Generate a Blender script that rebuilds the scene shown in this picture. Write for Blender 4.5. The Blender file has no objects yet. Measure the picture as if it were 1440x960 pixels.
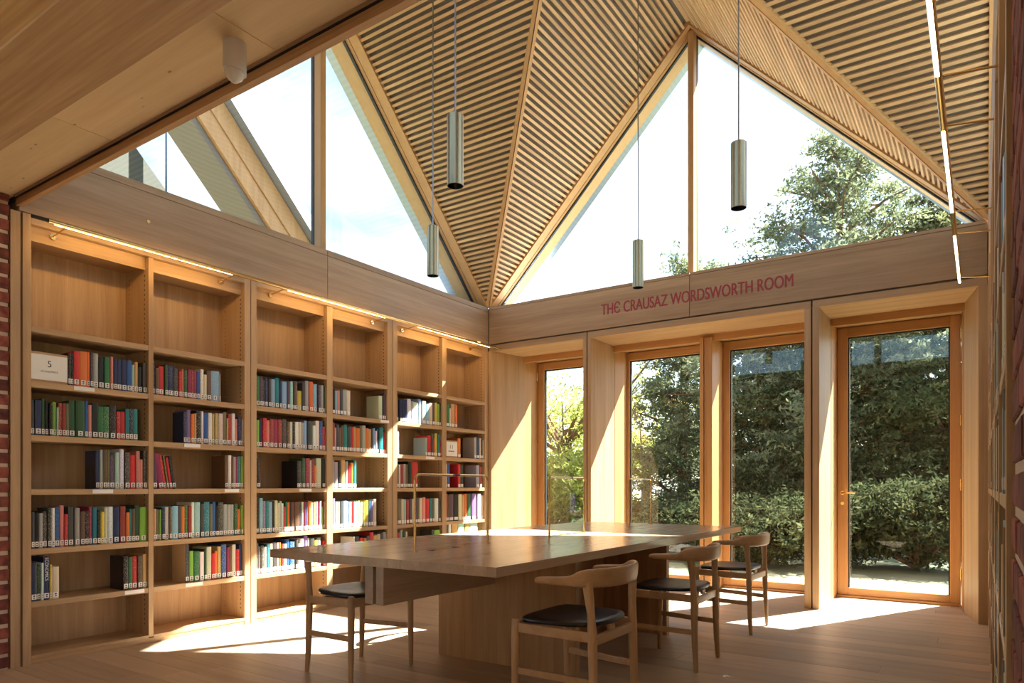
import bpy, bmesh, math, random
import numpy as np
from mathutils import Vector, Matrix
random.seed(7); RNG = np.random.default_rng(11)
scene = bpy.context.scene
COL = scene.collection
R = math.radians

# ------------------------------------------------------------------ camera
FPX, YAW, HOR = 977.48, 0.5941, 683.08
CAM = Vector((4.6134, -6.3574, 1.05))
cd = bpy.data.cameras.new('camera'); cam = bpy.data.objects.new('camera', cd); COL.objects.link(cam)
cam.location = CAM; cam.rotation_euler = (R(90), 0, YAW)
cd.sensor_width = 36.0; cd.lens = FPX / 1440 * 36.0
cd.shift_y = (HOR - 480) / 1440.0
cd.clip_start = 0.02; cd.clip_end = 500
scene.camera = cam

# ------------------------------------------------------------------ sky, sun, exposure
SUN_EL, SUN_AZ = R(47.7), R(64.3)          # azimuth measured from +x towards +y
w = bpy.data.worlds.new('sky'); scene.world = w; w.use_nodes = True
nt = w.node_tree; nt.nodes.clear()
o_ = nt.nodes.new('ShaderNodeOutputWorld'); bg = nt.nodes.new('ShaderNodeBackground')
sky = nt.nodes.new('ShaderNodeTexSky'); sky.sky_type = 'NISHITA'; sky.sun_disc = False
sky.sun_elevation = SUN_EL; sky.sun_rotation = R(90) - SUN_AZ; sky.air_density = 1.0; sky.dust_density = 1.2; sky.ozone_density = 1.0
tc = nt.nodes.new('ShaderNodeTexCoord'); mp = nt.nodes.new('ShaderNodeMapping'); mp.inputs['Scale'].default_value = (1.6, 1.6, 4.0)
cn = nt.nodes.new('ShaderNodeTexNoise'); cn.inputs['Scale'].default_value = 1.7; cn.inputs['Detail'].default_value = 6; cn.inputs['Roughness'].default_value = 0.55
cr = nt.nodes.new('ShaderNodeValToRGB'); cr.color_ramp.elements[0].position = 0.46; cr.color_ramp.elements[1].position = 0.78
mx = nt.nodes.new('ShaderNodeMixRGB'); mx.inputs['Color2'].default_value = (0.95, 0.98, 1.0, 1)
sc = nt.nodes.new('ShaderNodeVectorMath'); sc.operation = 'SCALE'; sc.inputs['Scale'].default_value = 1.0
nt.links.new(tc.outputs['Generated'], mp.inputs['Vector']); nt.links.new(mp.outputs['Vector'], cn.inputs['Vector'])
nt.links.new(cn.outputs['Fac'], cr.inputs['Fac'])
SKY_MUL = 0.135
nt.links.new(sky.outputs['Color'], sc.inputs[0]); sc.inputs['Scale'].default_value = SKY_MUL
mul = nt.nodes.new('ShaderNodeMath'); mul.operation = 'MULTIPLY'; mul.inputs[1].default_value = 0.75
nt.links.new(cr.outputs['Color'], mul.inputs[0]); nt.links.new(mul.outputs[0], mx.inputs['Fac'])
nt.links.new(sc.outputs[0], mx.inputs['Color1']); nt.links.new(mx.outputs['Color'], bg.inputs['Color'])
bg.inputs['Strength'].default_value = 1.22
nt.links.new(bg.outputs[0], o_.inputs['Surface'])

sd = bpy.data.lights.new('sun', 'SUN'); sun = bpy.data.objects.new('sun', sd); COL.objects.link(sun)
sd.energy = 21.0; sd.angle = R(0.55); sd.color = (1.0, 0.955, 0.885)
sv = Vector((math.cos(SUN_AZ) * math.cos(SUN_EL), math.sin(SUN_AZ) * math.cos(SUN_EL), math.sin(SUN_EL)))
sun.rotation_euler = sv.to_track_quat('Z', 'Y').to_euler(); sun.location = (8, 12, 15)

vs = scene.view_settings
scene.display_settings.display_device = 'sRGB'
vs.view_transform = 'Standard'; vs.look = 'None'; vs.gamma = 1.0; vs.use_curve_mapping = False
vs.exposure = 1.47

# ------------------------------------------------------------------ pixel helpers (only to read positions off the photo)
FW = np.array([-math.sin(YAW), math.cos(YAW), 0.0]); RT = np.array([math.cos(YAW), math.sin(YAW), 0.0]); C0 = np.array(CAM)
def ray(u, v): return FW + RT * (u - 720) / FPX + np.array([0, 0, 1.0]) * (HOR - v) / FPX
def on_x(u, v, x): d = ray(u, v); t = (x - C0[0]) / d[0]; return C0 + t * d
def on_z(u, v, z): d = ray(u, v); t = (z - C0[2]) / d[2]; return C0 + t * d

# ------------------------------------------------------------------ materials
MATS = {}
def principled(name):
    m = bpy.data.materials.new(name); m.use_nodes = True
    return m, m.node_tree, m.node_tree.nodes['Principled BSDF']
def plain(name, col, rough=0.5, metal=0.0, spec=0.5, noise=0.0):
    if name in MATS: return MATS[name]
    m, t, b = principled(name)
    b.inputs['Base Color'].default_value = (*col, 1); b.inputs['Roughness'].default_value = rough
    b.inputs['Metallic'].default_value = metal; b.inputs['Specular IOR Level'].default_value = spec
    n = t.nodes.new('ShaderNodeTexNoise'); n.inputs['Scale'].default_value = 40; n.inputs['Detail'].default_value = 3
    c = t.nodes.new('ShaderNodeTexCoord'); t.links.new(c.outputs['Object'], n.inputs['Vector'])
    r = t.nodes.new('ShaderNodeMapRange'); r.inputs['To Min'].default_value = max(0, rough - 0.06 - noise); r.inputs['To Max'].default_value = min(1, rough + 0.06 + noise)
    t.links.new(n.outputs['Fac'], r.inputs['Value']); t.links.new(r.outputs[0], b.inputs['Roughness'])
    MATS[name] = m; return m
def wood(name, base, dark, axis='Z', rough=0.5, scale=1.0, contrast=1.0, knots=False, spec=0.35, bump=0.05, streak=1.0):
    """oak or spruce: long streaks along one axis, broad tonal drift, fine pores"""
    if name in MATS: return MATS[name]
    m, t, b = principled(name); L = t.links.new
    c = t.nodes.new('ShaderNodeTexCoord')
    oi = t.nodes.new('ShaderNodeObjectInfo')
    off = t.nodes.new('ShaderNodeVectorMath'); off.operation = 'ADD'
    rv = t.nodes.new('ShaderNodeVectorMath'); rv.operation = 'SCALE'; rv.inputs['Scale'].default_value = 13.7
    cb = t.nodes.new('ShaderNodeCombineXYZ'); L(oi.outputs['Random'], cb.inputs[0]); L(oi.outputs['Random'], cb.inputs[1]); L(oi.outputs['Random'], cb.inputs[2])
    L(cb.outputs[0], rv.inputs[0]); L(c.outputs['Object'], off.inputs[0]); L(rv.outputs[0], off.inputs[1])
    s = {'X': (0.35, 9, 9), 'Y': (9, 0.35, 9), 'Z': (9, 9, 0.35)}[axis]
    m1 = t.nodes.new('ShaderNodeMapping'); m1.inputs['Scale'].default_value = tuple(k * scale for k in s); L(off.outputs[0], m1.inputs['Vector'])
    n1 = t.nodes.new('ShaderNodeTexNoise'); n1.inputs['Scale'].default_value = 1.6; n1.inputs['Detail'].default_value = 5; n1.inputs['Roughness'].default_value = 0.6; n1.inputs['Distortion'].default_value = 0.6; L(m1.outputs[0], n1.inputs['Vector'])
    m2 = t.nodes.new('ShaderNodeMapping'); m2.inputs['Scale'].default_value = tuple(k * scale * 7 for k in s); L(off.outputs[0], m2.inputs['Vector'])
    n2 = t.nodes.new('ShaderNodeTexNoise'); n2.inputs['Scale'].default_value = 2.2; n2.inputs['Detail'].default_value = 3; L(m2.outputs[0], n2.inputs['Vector'])
    mixn = t.nodes.new('ShaderNodeMath'); mixn.operation = 'MULTIPLY_ADD'; mixn.inputs[1].default_value = 0.45; L(n2.outputs['Fac'], mixn.inputs[0]); L(n1.outputs['Fac'], mixn.inputs[2])
    ramp = t.nodes.new('ShaderNodeMapRange'); ramp.inputs['From Min'].default_value = 0.45; ramp.inputs['From Max'].default_value = 1.0; L(mixn.outputs[0], ramp.inputs['Value'])
    ramp.inputs['To Min'].default_value = 0.0; ramp.inputs['To Max'].default_value = 1.0 * contrast
    cm = t.nodes.new('ShaderNodeMixRGB'); cm.inputs['Color1'].default_value = (*base, 1); cm.inputs['Color2'].default_value = (*dark, 1); L(ramp.outputs[0], cm.inputs['Fac'])
    hv = t.nodes.new('ShaderNodeHueSaturation'); vr = t.nodes.new('ShaderNodeMapRange'); vr.inputs['To Min'].default_value = 1 - 0.09 * streak; vr.inputs['To Max'].default_value = 1 + 0.09 * streak
    L(oi.outputs['Random'], vr.inputs['Value']); L(vr.outputs[0], hv.inputs['Value']); L(cm.outputs[0], hv.inputs['Color'])
    last = hv.outputs[0]
    if knots:
        v = t.nodes.new('ShaderNodeTexVoronoi'); v.inputs['Scale'].default_value = 5.5; mk = t.nodes.new('ShaderNodeMapping')
        mk.inputs['Scale'].default_value = {'X': (1.2, 3, 1), 'Y': (3, 1.2, 1), 'Z': (3, 3, 1.2)}[axis]; L(c.outputs['Object'], mk.inputs[0]); L(mk.outputs[0], v.inputs['Vector'])
        kr = t.nodes.new('ShaderNodeMapRange'); kr.inputs['From Min'].default_value = 0.10; kr.inputs['From Max'].default_value = 0.05; kr.inputs['To Min'].default_value = 0; kr.inputs['To Max'].default_value = 0.75
        L(v.outputs['Distance'], kr.inputs['Value']); km = t.nodes.new('ShaderNodeMixRGB'); km.inputs['Color2'].default_value = (0.22, 0.11, 0.05, 1)
        L(kr.outputs[0], km.inputs['Fac']); L(last, km.inputs['Color1']); last = km.outputs[0]
    L(last, b.inputs['Base Color'])
    b.inputs['Roughness'].default_value = rough; b.inputs['Specular IOR Level'].default_value = spec
    bp = t.nodes.new('ShaderNodeBump'); bp.inputs['Strength'].default_value = bump; bp.inputs['Distance'].default_value = 0.002; L(n2.outputs['Fac'], bp.inputs['Height']); L(bp.outputs[0], b.inputs['Normal'])
    MATS[name] = m; return m
OAK = (0.545, 0.365, 0.205); OAKD = (0.365, 0.22, 0.108)
oakX = wood('oak_grain_x', OAK, OAKD, 'X'); oakY = wood('oak_grain_y', OAK, OAKD, 'Y'); oakZ = wood('oak_grain_z', OAK, OAKD, 'Z')
friY = wood('frieze_oak_y', (0.50, 0.36, 0.235), (0.33, 0.215, 0.13), 'Y', scale=0.6, contrast=1.2)
friX = wood('frieze_oak_x', (0.50, 0.34, 0.20), (0.33, 0.20, 0.11), 'X', scale=0.6, contrast=1.2)
frmZ = wood('frame_timber_z', (0.56, 0.31, 0.125), (0.40, 0.19, 0.065), 'Z', rough=0.4)
frmX = wood('frame_timber_x', (0.56, 0.31, 0.125), (0.40, 0.19, 0.065), 'X', rough=0.4)
raft = wood('rafter_timber', (0.60, 0.36, 0.16), (0.44, 0.24, 0.09), 'Z', rough=0.5, contrast=0.6)
slatX = wood('slat_spruce_x', (0.68, 0.47, 0.25), (0.52, 0.31, 0.14), 'X', rough=0.6, streak=1.6)
slatY = wood('slat_spruce_y', (0.68, 0.47, 0.25), (0.52, 0.31, 0.14), 'Y', rough=0.6, streak=1.6)
spruce = wood('spruce_panel', (0.76, 0.58, 0.34), (0.62, 0.43, 0.23), 'X', rough=0.6, knots=True, contrast=0.7)
beamX = wood('beam_spruce', (0.66, 0.44, 0.24), (0.36, 0.20, 0.09), 'X', rough=0.5, scale=0.5, contrast=1.1)
floorM = wood('floor_oak', (0.53, 0.41, 0.31), (0.39, 0.285, 0.205), 'X', rough=0.42, scale=0.7, streak=1.6, spec=0.4)
tableM = wood('table_oak', (0.50, 0.36, 0.245), (0.36, 0.245, 0.155), 'Y', rough=0.22, scale=0.7, spec=0.6, bump=0.01)
tabX = wood('table_oak_x', (0.47, 0.31, 0.185), (0.33, 0.20, 0.11), 'X', rough=0.4, scale=0.7)
chairM = wood('chair_oak', (0.60, 0.42, 0.255), (0.45, 0.29, 0.16), 'Z', rough=0.38, scale=1.3)
chairH = wood('chair_oak_h', (0.60, 0.42, 0.255), (0.45, 0.29, 0.16), 'X', rough=0.38, scale=1.3)
brass = plain('brass', (0.72, 0.50, 0.22), 0.22, 1.0)
brushed = plain('brushed_brass', (0.40, 0.33, 0.20), 0.33, 1.0)
black = plain('black_metal', (0.012, 0.012, 0.013), 0.35)
leather = plain('black_leather', (0.012, 0.011, 0.013), 0.36, spec=0.6)
gasket = plain('black_gasket', (0.015, 0.017, 0.02), 0.5)
zinc = plain('zinc_edge', (0.32, 0.37, 0.42), 0.35, 0.6)
backing = plain('acoustic_backing', (0.20, 0.165, 0.13), 0.95)
white = plain('white_paint', (0.78, 0.78, 0.76), 0.4)
paper = plain('paper', (0.80, 0.78, 0.74), 0.7)
pagesM = plain('page_paper', (0.72, 0.66, 0.54), 0.9)
redpaint = plain('dark_red_letters', (0.33, 0.035, 0.04), 0.5)
ink = plain('ink', (0.03, 0.03, 0.04), 0.7)
steel = plain('steel_cable', (0.30, 0.30, 0.32), 0.35, 1.0)
mortar = plain('lime_mortar', (0.60, 0.45, 0.34), 0.95)
cutsteel = plain('dark_slot', (0.03, 0.02, 0.015), 0.8)

def brick_mat():
    m, t, b = principled('handmade_brick'); L = t.links.new
    c = t.nodes.new('ShaderNodeTexCoord'); oi = t.nodes.new('ShaderNodeObjectInfo'); n = t.nodes.new('ShaderNodeTexNoise'); n.inputs['Scale'].default_value = 18; n.inputs['Detail'].default_value = 8
    L(c.outputs['Object'], n.inputs['Vector'])
    r = t.nodes.new('ShaderNodeValToRGB'); r.color_ramp.elements[0].color = (0.10, 0.022, 0.018, 1); r.color_ramp.elements[1].color = (0.34, 0.09, 0.055, 1)
    r.color_ramp.elements[0].position = 0.3; r.color_ramp.elements[1].position = 0.7
    L(n.outputs['Fac'], r.inputs['Fac']); h = t.nodes.new('ShaderNodeHueSaturation'); mr = t.nodes.new('ShaderNodeMapRange'); mr.inputs['To Min'].default_value = 0.55; mr.inputs['To Max'].default_value = 1.25
    L(oi.outputs['Random'], mr.inputs['Value']); L(mr.outputs[0], h.inputs['Value']); L(r.outputs[0], h.inputs['Color']); L(h.outputs[0], b.inputs['Base Color'])
    b.inputs['Roughness'].default_value = 0.9; bp = t.nodes.new('ShaderNodeBump'); bp.inputs['Strength'].default_value = 0.5; bp.inputs['Distance'].default_value = 0.01; L(n.outputs['Fac'], bp.inputs['Height']); L(bp.outputs[0], b.inputs['Normal'])
    return m
brickM = brick_mat()
def glass_mat():
    m = bpy.data.materials.new('window_glass'); m.use_nodes = True; t = m.node_tree; t.nodes.clear(); L = t.links.new
    o = t.nodes.new('ShaderNodeOutputMaterial'); mix = t.nodes.new('ShaderNodeMixShader'); tr = t.nodes.new('ShaderNodeBsdfTransparent'); gl = t.nodes.new('ShaderNodeBsdfGlossy'); fr = t.nodes.new('ShaderNodeFresnel')
    tr.inputs['Color'].default_value = (0.93, 0.965, 0.95, 1); gl.inputs['Roughness'].default_value = 0.0; fr.inputs['IOR'].default_value = 1.6
    ge = t.nodes.new('ShaderNodeNewGeometry'); ir = t.nodes.new('ShaderNodeMapRange'); ir.inputs['To Min'].default_value = 1.5; ir.inputs['To Max'].default_value = 1 / 1.5
    L(ge.outputs['Backfacing'], ir.inputs['Value']); L(ir.outputs[0], fr.inputs['IOR'])     # same reflectance on both faces of the pane
    L(fr.outputs[0], mix.inputs['Fac']); L(tr.outputs[0], mix.inputs[1]); L(gl.outputs[0], mix.inputs[2]); L(mix.outputs[0], o.inputs['Surface'])
    return m
glassM = glass_mat()
def emit(name, col, s):
    m = bpy.data.materials.new(name); m.use_nodes = True; t = m.node_tree; t.nodes.clear()
    o = t.nodes.new('ShaderNodeOutputMaterial'); e = t.nodes.new('ShaderNodeEmission'); e.inputs['Color'].default_value = (*col, 1); e.inputs['Strength'].default_value = s
    t.links.new(e.outputs[0], o.inputs['Surface']); return m
ledM = emit('led_strip', (1.0, 0.58, 0.16), 27.0)
ledL = emit('led_strip_low', (1.0, 0.74, 0.40), 7.0)
def book_mat():
    """cover cloth: colour comes from each book's own colour attribute; small printed title marks on the spine"""
    m, t, b = principled('book_cover'); L = t.links.new
    a = t.nodes.new('ShaderNodeAttribute'); a.attribute_name = 'Col'
    c = t.nodes.new('ShaderNodeTexCoord'); g = t.nodes.new('ShaderNodeAttribute'); g.attribute_name = 'Ink'
    mp = t.nodes.new('ShaderNodeMapping'); mp.inputs['Scale'].default_value = (1, 260, 110); L(c.outputs['Object'], mp.inputs['Vector'])
    n = t.nodes.new('ShaderNodeTexNoise'); n.inputs['Scale'].default_value = 1.0; n.inputs['Detail'].default_value = 1; L(mp.outputs[0], n.inputs['Vector'])
    gt = t.nodes.new('ShaderNodeMath'); gt.operation = 'GREATER_THAN'; gt.inputs[1].default_value = 0.60; L(n.outputs['Fac'], gt.inputs[0])
    mu = t.nodes.new('ShaderNodeMath'); mu.operation = 'MULTIPLY'; L(gt.outputs[0], mu.inputs[0]); L(g.outputs['Alpha'], mu.inputs[1])
    mx = t.nodes.new('ShaderNodeMixRGB'); L(mu.outputs[0], mx.inputs['Fac']); L(a.outputs['Color'], mx.inputs['Color1']); L(g.outputs['Color'], mx.inputs['Color2'])
    L(mx.outputs[0], b.inputs['Base Color']); b.inputs['Roughness'].default_value = 0.42
    return m
bookM = book_mat()

# ------------------------------------------------------------------ object helpers
def tag(o, label=None, cat=None, group=None, kind=None):
    if label: o['label'] = label
    if cat: o['category'] = cat
    if group: o['group'] = group
    if kind: o['kind'] = kind
    return o
def empty(name, loc, rz=0, **k):
    o = bpy.data.objects.new(name, None); COL.objects.link(o); o.location = loc; o.rotation_euler = (0, 0, rz); o.empty_display_size = 0.1
    return tag(o, **k)
def link(name, me, mat=None, parent=None, loc=None):
    if mat is not None and not me.materials:
        for mm in (mat if isinstance(mat, (list, tuple)) else [mat]): me.materials.append(mm)
    o = bpy.data.objects.new(name, me); COL.objects.link(o)
    if parent is not None: o.parent = parent
    if loc is not None: o.location = loc
    return o
class MB:
    """collects shapes for one mesh; coordinates are world minus origin"""
    def __init__(s, origin=(0, 0, 0)): s.v = []; s.f = []; s.m = []; s.o = Vector(origin)
    def add(s, verts, faces, mi=0):
        b = len(s.v); s.v += [tuple(Vector(p) - s.o) for p in verts]; s.f += [tuple(b + i for i in q) for q in faces]; s.m += [mi] * len(faces); return s
    def box(s, x0, x1, y0, y1, z0, z1, mi=0):
        v = [(x0, y0, z0), (x1, y0, z0), (x1, y1, z0), (x0, y1, z0), (x0, y0, z1), (x1, y0, z1), (x1, y1, z1), (x0, y1, z1)]
        return s.add(v, [(0, 3, 2, 1), (4, 5, 6, 7), (0, 1, 5, 4), (1, 2, 6, 5), (2, 3, 7, 6), (3, 0, 4, 7)], mi)
    def prism(s, ring0, ring1, mi=0):
        n = len(ring0); f = [tuple(range(n))[::-1], tuple(range(n, 2 * n))] + [(i, (i + 1) % n, n + (i + 1) % n, n + i) for i in range(n)]
        return s.add(list(ring0) + list(ring1), f, mi)
    def tube(s, pts, rad, n=10, mi=0, ry=None):
        pts = [Vector(p) for p in pts]
        if not isinstance(rad, (list, tuple)): rad = [rad] * len(pts)
        b = len(s.v); fr = None
        for i, p in enumerate(pts):
            d = (pts[min(i + 1, len(pts) - 1)] - pts[max(i - 1, 0)]).normalized()
            if fr is None:
                a = Vector((0, 0, 1)) if abs(d.z) < 0.9 else Vector((1, 0, 0)); fr = d.cross(a).normalized()
            fr = (fr - d * fr.dot(d)).normalized(); g = d.cross(fr)
            k = ry[i] if ry else 1.0
            for j in range(n):
                t = 2 * math.pi * j / n; q = p + fr * math.cos(t) * rad[i] + g * math.sin(t) * rad[i] * k; s.v.append(tuple(q - s.o))
        for i in range(len(pts) - 1):
            for j in range(n):
                s.f.append((b + i * n + j, b + i * n + (j + 1) % n, b + (i + 1) * n + (j + 1) % n, b + (i + 1) * n + j)); s.m.append(mi)
        e = b + (len(pts) - 1) * n
        s.f.append(tuple(b + j for j in range(n))[::-1]); s.f.append(tuple(e + j for j in range(n))); s.m += [mi, mi]
        return s
    def mesh(s, name, bevel=0, seg=1, smooth=False):
        me = bpy.data.meshes.new(name); me.from_pydata(s.v, [], s.f); me.update()
        if any(s.m): me.polygons.foreach_set('material_index', s.m)
        bm = bmesh.new(); bm.from_mesh(me); bmesh.ops.recalc_face_normals(bm, faces=bm.faces)
        if bevel: bmesh.ops.bevel(bm, geom=bm.edges[:], offset=bevel, segments=seg, affect='EDGES', profile=0.7)
        bm.to_mesh(me); bm.free()
        if smooth:
            me.polygons.foreach_set('use_smooth', [True] * len(me.polygons))
        return me
    def build(s, name, mat, parent=None, bevel=0, seg=1, smooth=False, loc=None):
        o = link(name, s.mesh(name, bevel, seg, smooth), mat, parent, loc)
        if smooth and hasattr(o.data, 'set_sharp_from_angle'): o.data.set_sharp_from_angle(angle=R(40))
        return o
def box(name, x0, x1, y0, y1, z0, z1, mat, parent=None, bevel=0, origin=(0, 0, 0)):
    return MB(origin).box(x0, x1, y0, y1, z0, z1).build(name, mat, parent, bevel)
def structure(name, label=None): return tag(empty(name, (0, 0, 0)), label=label, kind='structure')

L = 4.65; H1 = 2.64; H2 = 3.06; SL = 1.0125; AP = H2 + SL * L / 2; MID = L / 2
# ================================================================== FLOOR
fl = box('floor', -2.6, 7.3, -11.0, 0.93, -0.12, -0.012, cutsteel); tag(fl, 'wide pale oak floorboards running parallel to the window wall', kind='structure')
y = 0.90; row = 0
while y > -11.0:
    pw = 0.178; x = -0.35 - random.random() * 0.9 if y > -4.7 else -2.5 - random.random()
    xe = 5.0 if y > -4.7 else 7.3
    if y > -4.9:
        while x < xe:
            ln = random.uniform(1.5, 2.4); box('floorboard', max(x, -0.4 if y > -4.7 else -2.5), min(x + ln, xe), y - pw, y - 0.0012, -0.015, 0.0 - random.random() * 0.0003, floorM, fl); x += ln + 0.0012
    else:
        box('floorboard', -2.5, 2.4, y - pw, y - 0.0012, -0.015, 0, floorM, fl); box('floorboard', 2.4, xe, y - pw, y - 0.0012, -0.015, 0, floorM, fl)
    y -= pw + 0.0012; row += 1

# ================================================================== LEFT / RIGHT WALL SHELLS
wl = structure('wall_left', 'oak frieze band above the left bookcases')
box('wall_core', -0.95, -0.33, -4.62, 0.91, -0.1, H1, backing, wl)
box('frieze_core', -0.95, -0.025, -4.62, 0.0, H1, H2 - 0.004, backing, wl)
for a, b in ((-4.62, -2.334), (-2.329, -0.006)):
    box('frieze_panel', -0.025, 0.0, a, b, H1 + 0.006, H2 - 0.052, friY, wl, 0.0015)
    box('frieze_cap', -0.16, 0.0, a, b, H2 - 0.049, H2, friY, wl, 0.0015)
m = MB(); m.tube([(0.0, -3.87, 2.815), (0.006, -3.87, 2.815)], 0.012, 14); m.build('brass_stud', brass, wl)
for yy in (-0.9, -2.9): 
    pass
wr = structure('wall_right', 'oak frieze band above the right bookcases')
XR = 4.655
box('wall_core', XR + 0.33, XR + 0.95, -4.62, 0.91, -0.1, H1, backing, wr)
box('frieze_core', XR + 0.025, XR + 0.95, -4.62, 0.0, H1, H2 - 0.004, backing, wr)
for a, b in ((-4.62, -2.334), (-2.329, -0.006)):
    box('frieze_panel', XR, XR + 0.025, a, b, H1 + 0.006, H2 - 0.052, friY, wr, 0.0015)
    box('frieze_cap', XR, XR + 0.16, a, b, H2 - 0.049, H2, friY, wr, 0.0015)
box('corner_strip', XR - 0.004, XR + 0.03, -0.05, -0.002, 0, H1, oakZ, wr)

# ================================================================== WINDOW WALL
wb = structure('wall_back', 'oak lined window wall with deep reveals')
box('frieze_core', -0.9, L + 0.9, 0.025, 1.0, H1, H2 - 0.004, backing, wb)
for a, b in ((0.006, 2.333), (2.338, L)):
    box('frieze_panel', a, b, 0.0, 0.025, H1 + 0.008, H2 - 0.03, friX, wb, 0.0015)
    box('frieze_cap', a, b, 0.0, 0.15, H2 - 0.027, H2, friX, wb, 0.0015)
YB, YL = 0.56, 0.86
def reveal(name, pts, z0, z1, mat):      # plan polygon extruded in z
    m = MB(); m.prism([(p[0], p[1], z0) for p in pts], [(p[0], p[1], z1) for p in pts]); return m.build(name, mat, wb)
reveal('jamb_panel', [(0.004, 0.002), (0.035, 0.002), (0.135, YB), (-0.33, YB), (-0.33, 0.02)], 0, 2.57, oakZ)
reveal('jamb_panel', [(4.594, 0.002), (4.648, 0.002), (5.0, 0.02), (5.0, YB), (4.492, YB)], 0, 2.57, oakZ)
reveal('jamb_lining', [(0.130, YB), (0.118, 0.92), (-0.33, 0.92), (-0.33, YB)], 0, 2.56, frmZ)
reveal('jamb_lining', [(4.488, YB), (4.466, 0.92), (5.0, 0.92), (5.0, YB)], 0, 2.56, frmZ)
for c0, c1, g0, g1 in ((1.205, 1.295, 1.245, 1.255), (3.351, 3.470, 3.405, 3.416)):
    box('pier_board', c0, g0, 0.0, YB, 0, 2.57, oakZ, wb, 0.002)
    box('pier_board', g1, c1, 0.0, YB, 0, 2.57, oakZ, wb, 0.002)
    box('shadow_gap', g0, g1, 0.012, YB, 0, 2.57, cutsteel, wb)
    box('pier_lining', c0 + 0.002, c1 + 0.003, YB, 0.93, 0, 2.57, frmZ, wb)
for a, b in ((0.006, 1.245), (1.255, 3.405), (3.416, L)):
    box('header_board', a, b, 0.0, 0.03, 2.57, 2.632, oakX, wb, 0.002)
    box('soffit_board', a, b, 0.03, 0.53, 2.572, 2.60, oakX, wb)
    box('head_rail', a, b, 0.53, 0.56, 2.505, 2.60, frmX, wb)
    box('head_lining', a, b, 0.56, YL, 2.552, 2.60, oakX, wb)
    box('head_bead', a, b, 0.56, 0.58, 2.53, 2.552, oakX, wb)
box('post', 2.262, 2.300, 0.50, 0.86, 0, 2.54, frmZ, wb, 0.002)
box('post', 2.304, 2.385, 0.502, 0.92, 0, 2.54, frmZ, wb, 0.008)
# outside skin: lintel, outer cheeks
box('outer_lintel', -0.95, L + 0.95, 0.93, 1.03, 2.475, H2 - 0.004, raft, wb)
box('outer_lintel', -0.95, L + 0.95, 0.60, 0.935, 2.60, H1 + 0.1, mortar, wb)
box('outer_cheek', -0.95, 0.05, 0.92, 1.0, -0.1, 2.6, mortar, wb)
box('outer_cheek', 4.60, L + 0.95, 0.92, 1.0, -0.1, 2.6, mortar, wb)
box('threshold', 0.0, 4.60, 0.90, 1.03, -0.1, 0.0, frmX, wb)

def glazed_leaf(name, x0, x1, hinge, handle, label, fl=0.085, fr=0.085):
    """a full-height opening leaf in its frame"""
    d = structure(name, label)
    y0, y1 = YL, 0.915; zb, zt = 0.022, 2.545
    box('sill_rail', x0, x1, YL - 0.03, 0.93, 0.0, 0.022, frmX, d, 0.003)
    box('frame_stile', x0, x0 + fl, y0, y1, zb, zt, frmZ, d, 0.003); box('frame_stile', x1 - fr, x1, y0, y1, zb, zt, frmZ, d, 0.003)
    box('frame_rail', x0 + fl, x1 - fr, y0, y1, zt - 0.088, zt, frmX, d, 0.003); box('frame_rail', x0 + fl, x1 - fr, y0, y1, zb, 0.09, frmX, d, 0.003)
    m = MB(); g = 0.012; yy = 0.885
    m.box(x0 + fl, x0 + fl + g, yy, yy + 0.025, 0.09, zt - 0.088); m.box(x1 - fr - g, x1 - fr, yy, yy + 0.025, 0.09, zt - 0.088)
    m.box(x0 + fl, x1 - fr, yy, yy + 0.025, zt - 0.088 - g, zt - 0.088); m.build('gasket', gasket, d)
    box('pane', x0 + fl, x1 - fr, 0.894, 0.900, 0.09, zt - 0.088, glassM, d)
    if hinge:
        hx = x0 - 0.002 if hinge == 'L' else x1 + 0.002
        for z in (0.28, 1.06, 1.62, 2.38):
            m = MB(); m.tube([(hx, YL - 0.008, z - 0.05), (hx, YL - 0.008, z + 0.05)], 0.010, 10); m.build('hinge', brass, d, smooth=True)
    if handle:
        hx = x0 + 0.045 if handle == 'L' else x1 - 0.045; s = 1 if handle == 'L' else -1; q = YL
        m = MB(); m.tube([(hx, q, 0.985), (hx, q - 0.008, 0.985)], 0.020, 16); m.tube([(hx, q, 0.985), (hx, q - 0.048, 0.985), (hx + s * 0.012, q - 0.054, 0.985), (hx + s * 0.115, q - 0.054, 0.985)], 0.0085, 10)
        m.tube([(hx, q, 0.885), (hx, q - 0.006, 0.885)], 0.016, 14); m.build('handle', brass, d, smooth=True)
    return d
glazed_leaf('door_1', 0.120, 1.204, 'L', None, 'narrow timber framed glass door beside the left bookcases')
glazed_leaf('window_1', 1.300, 2.262, None, None, 'timber framed tall window left of the slim post', 0.03)
glazed_leaf('window_2', 2.386, 3.352, None, None, 'timber framed tall window right of the slim post', 0.068)
glazed_leaf('door_2', 3.476, 4.464, 'R', 'L', 'timber framed glass door with brass lever at the right end', 0.090, 0.080)

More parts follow.
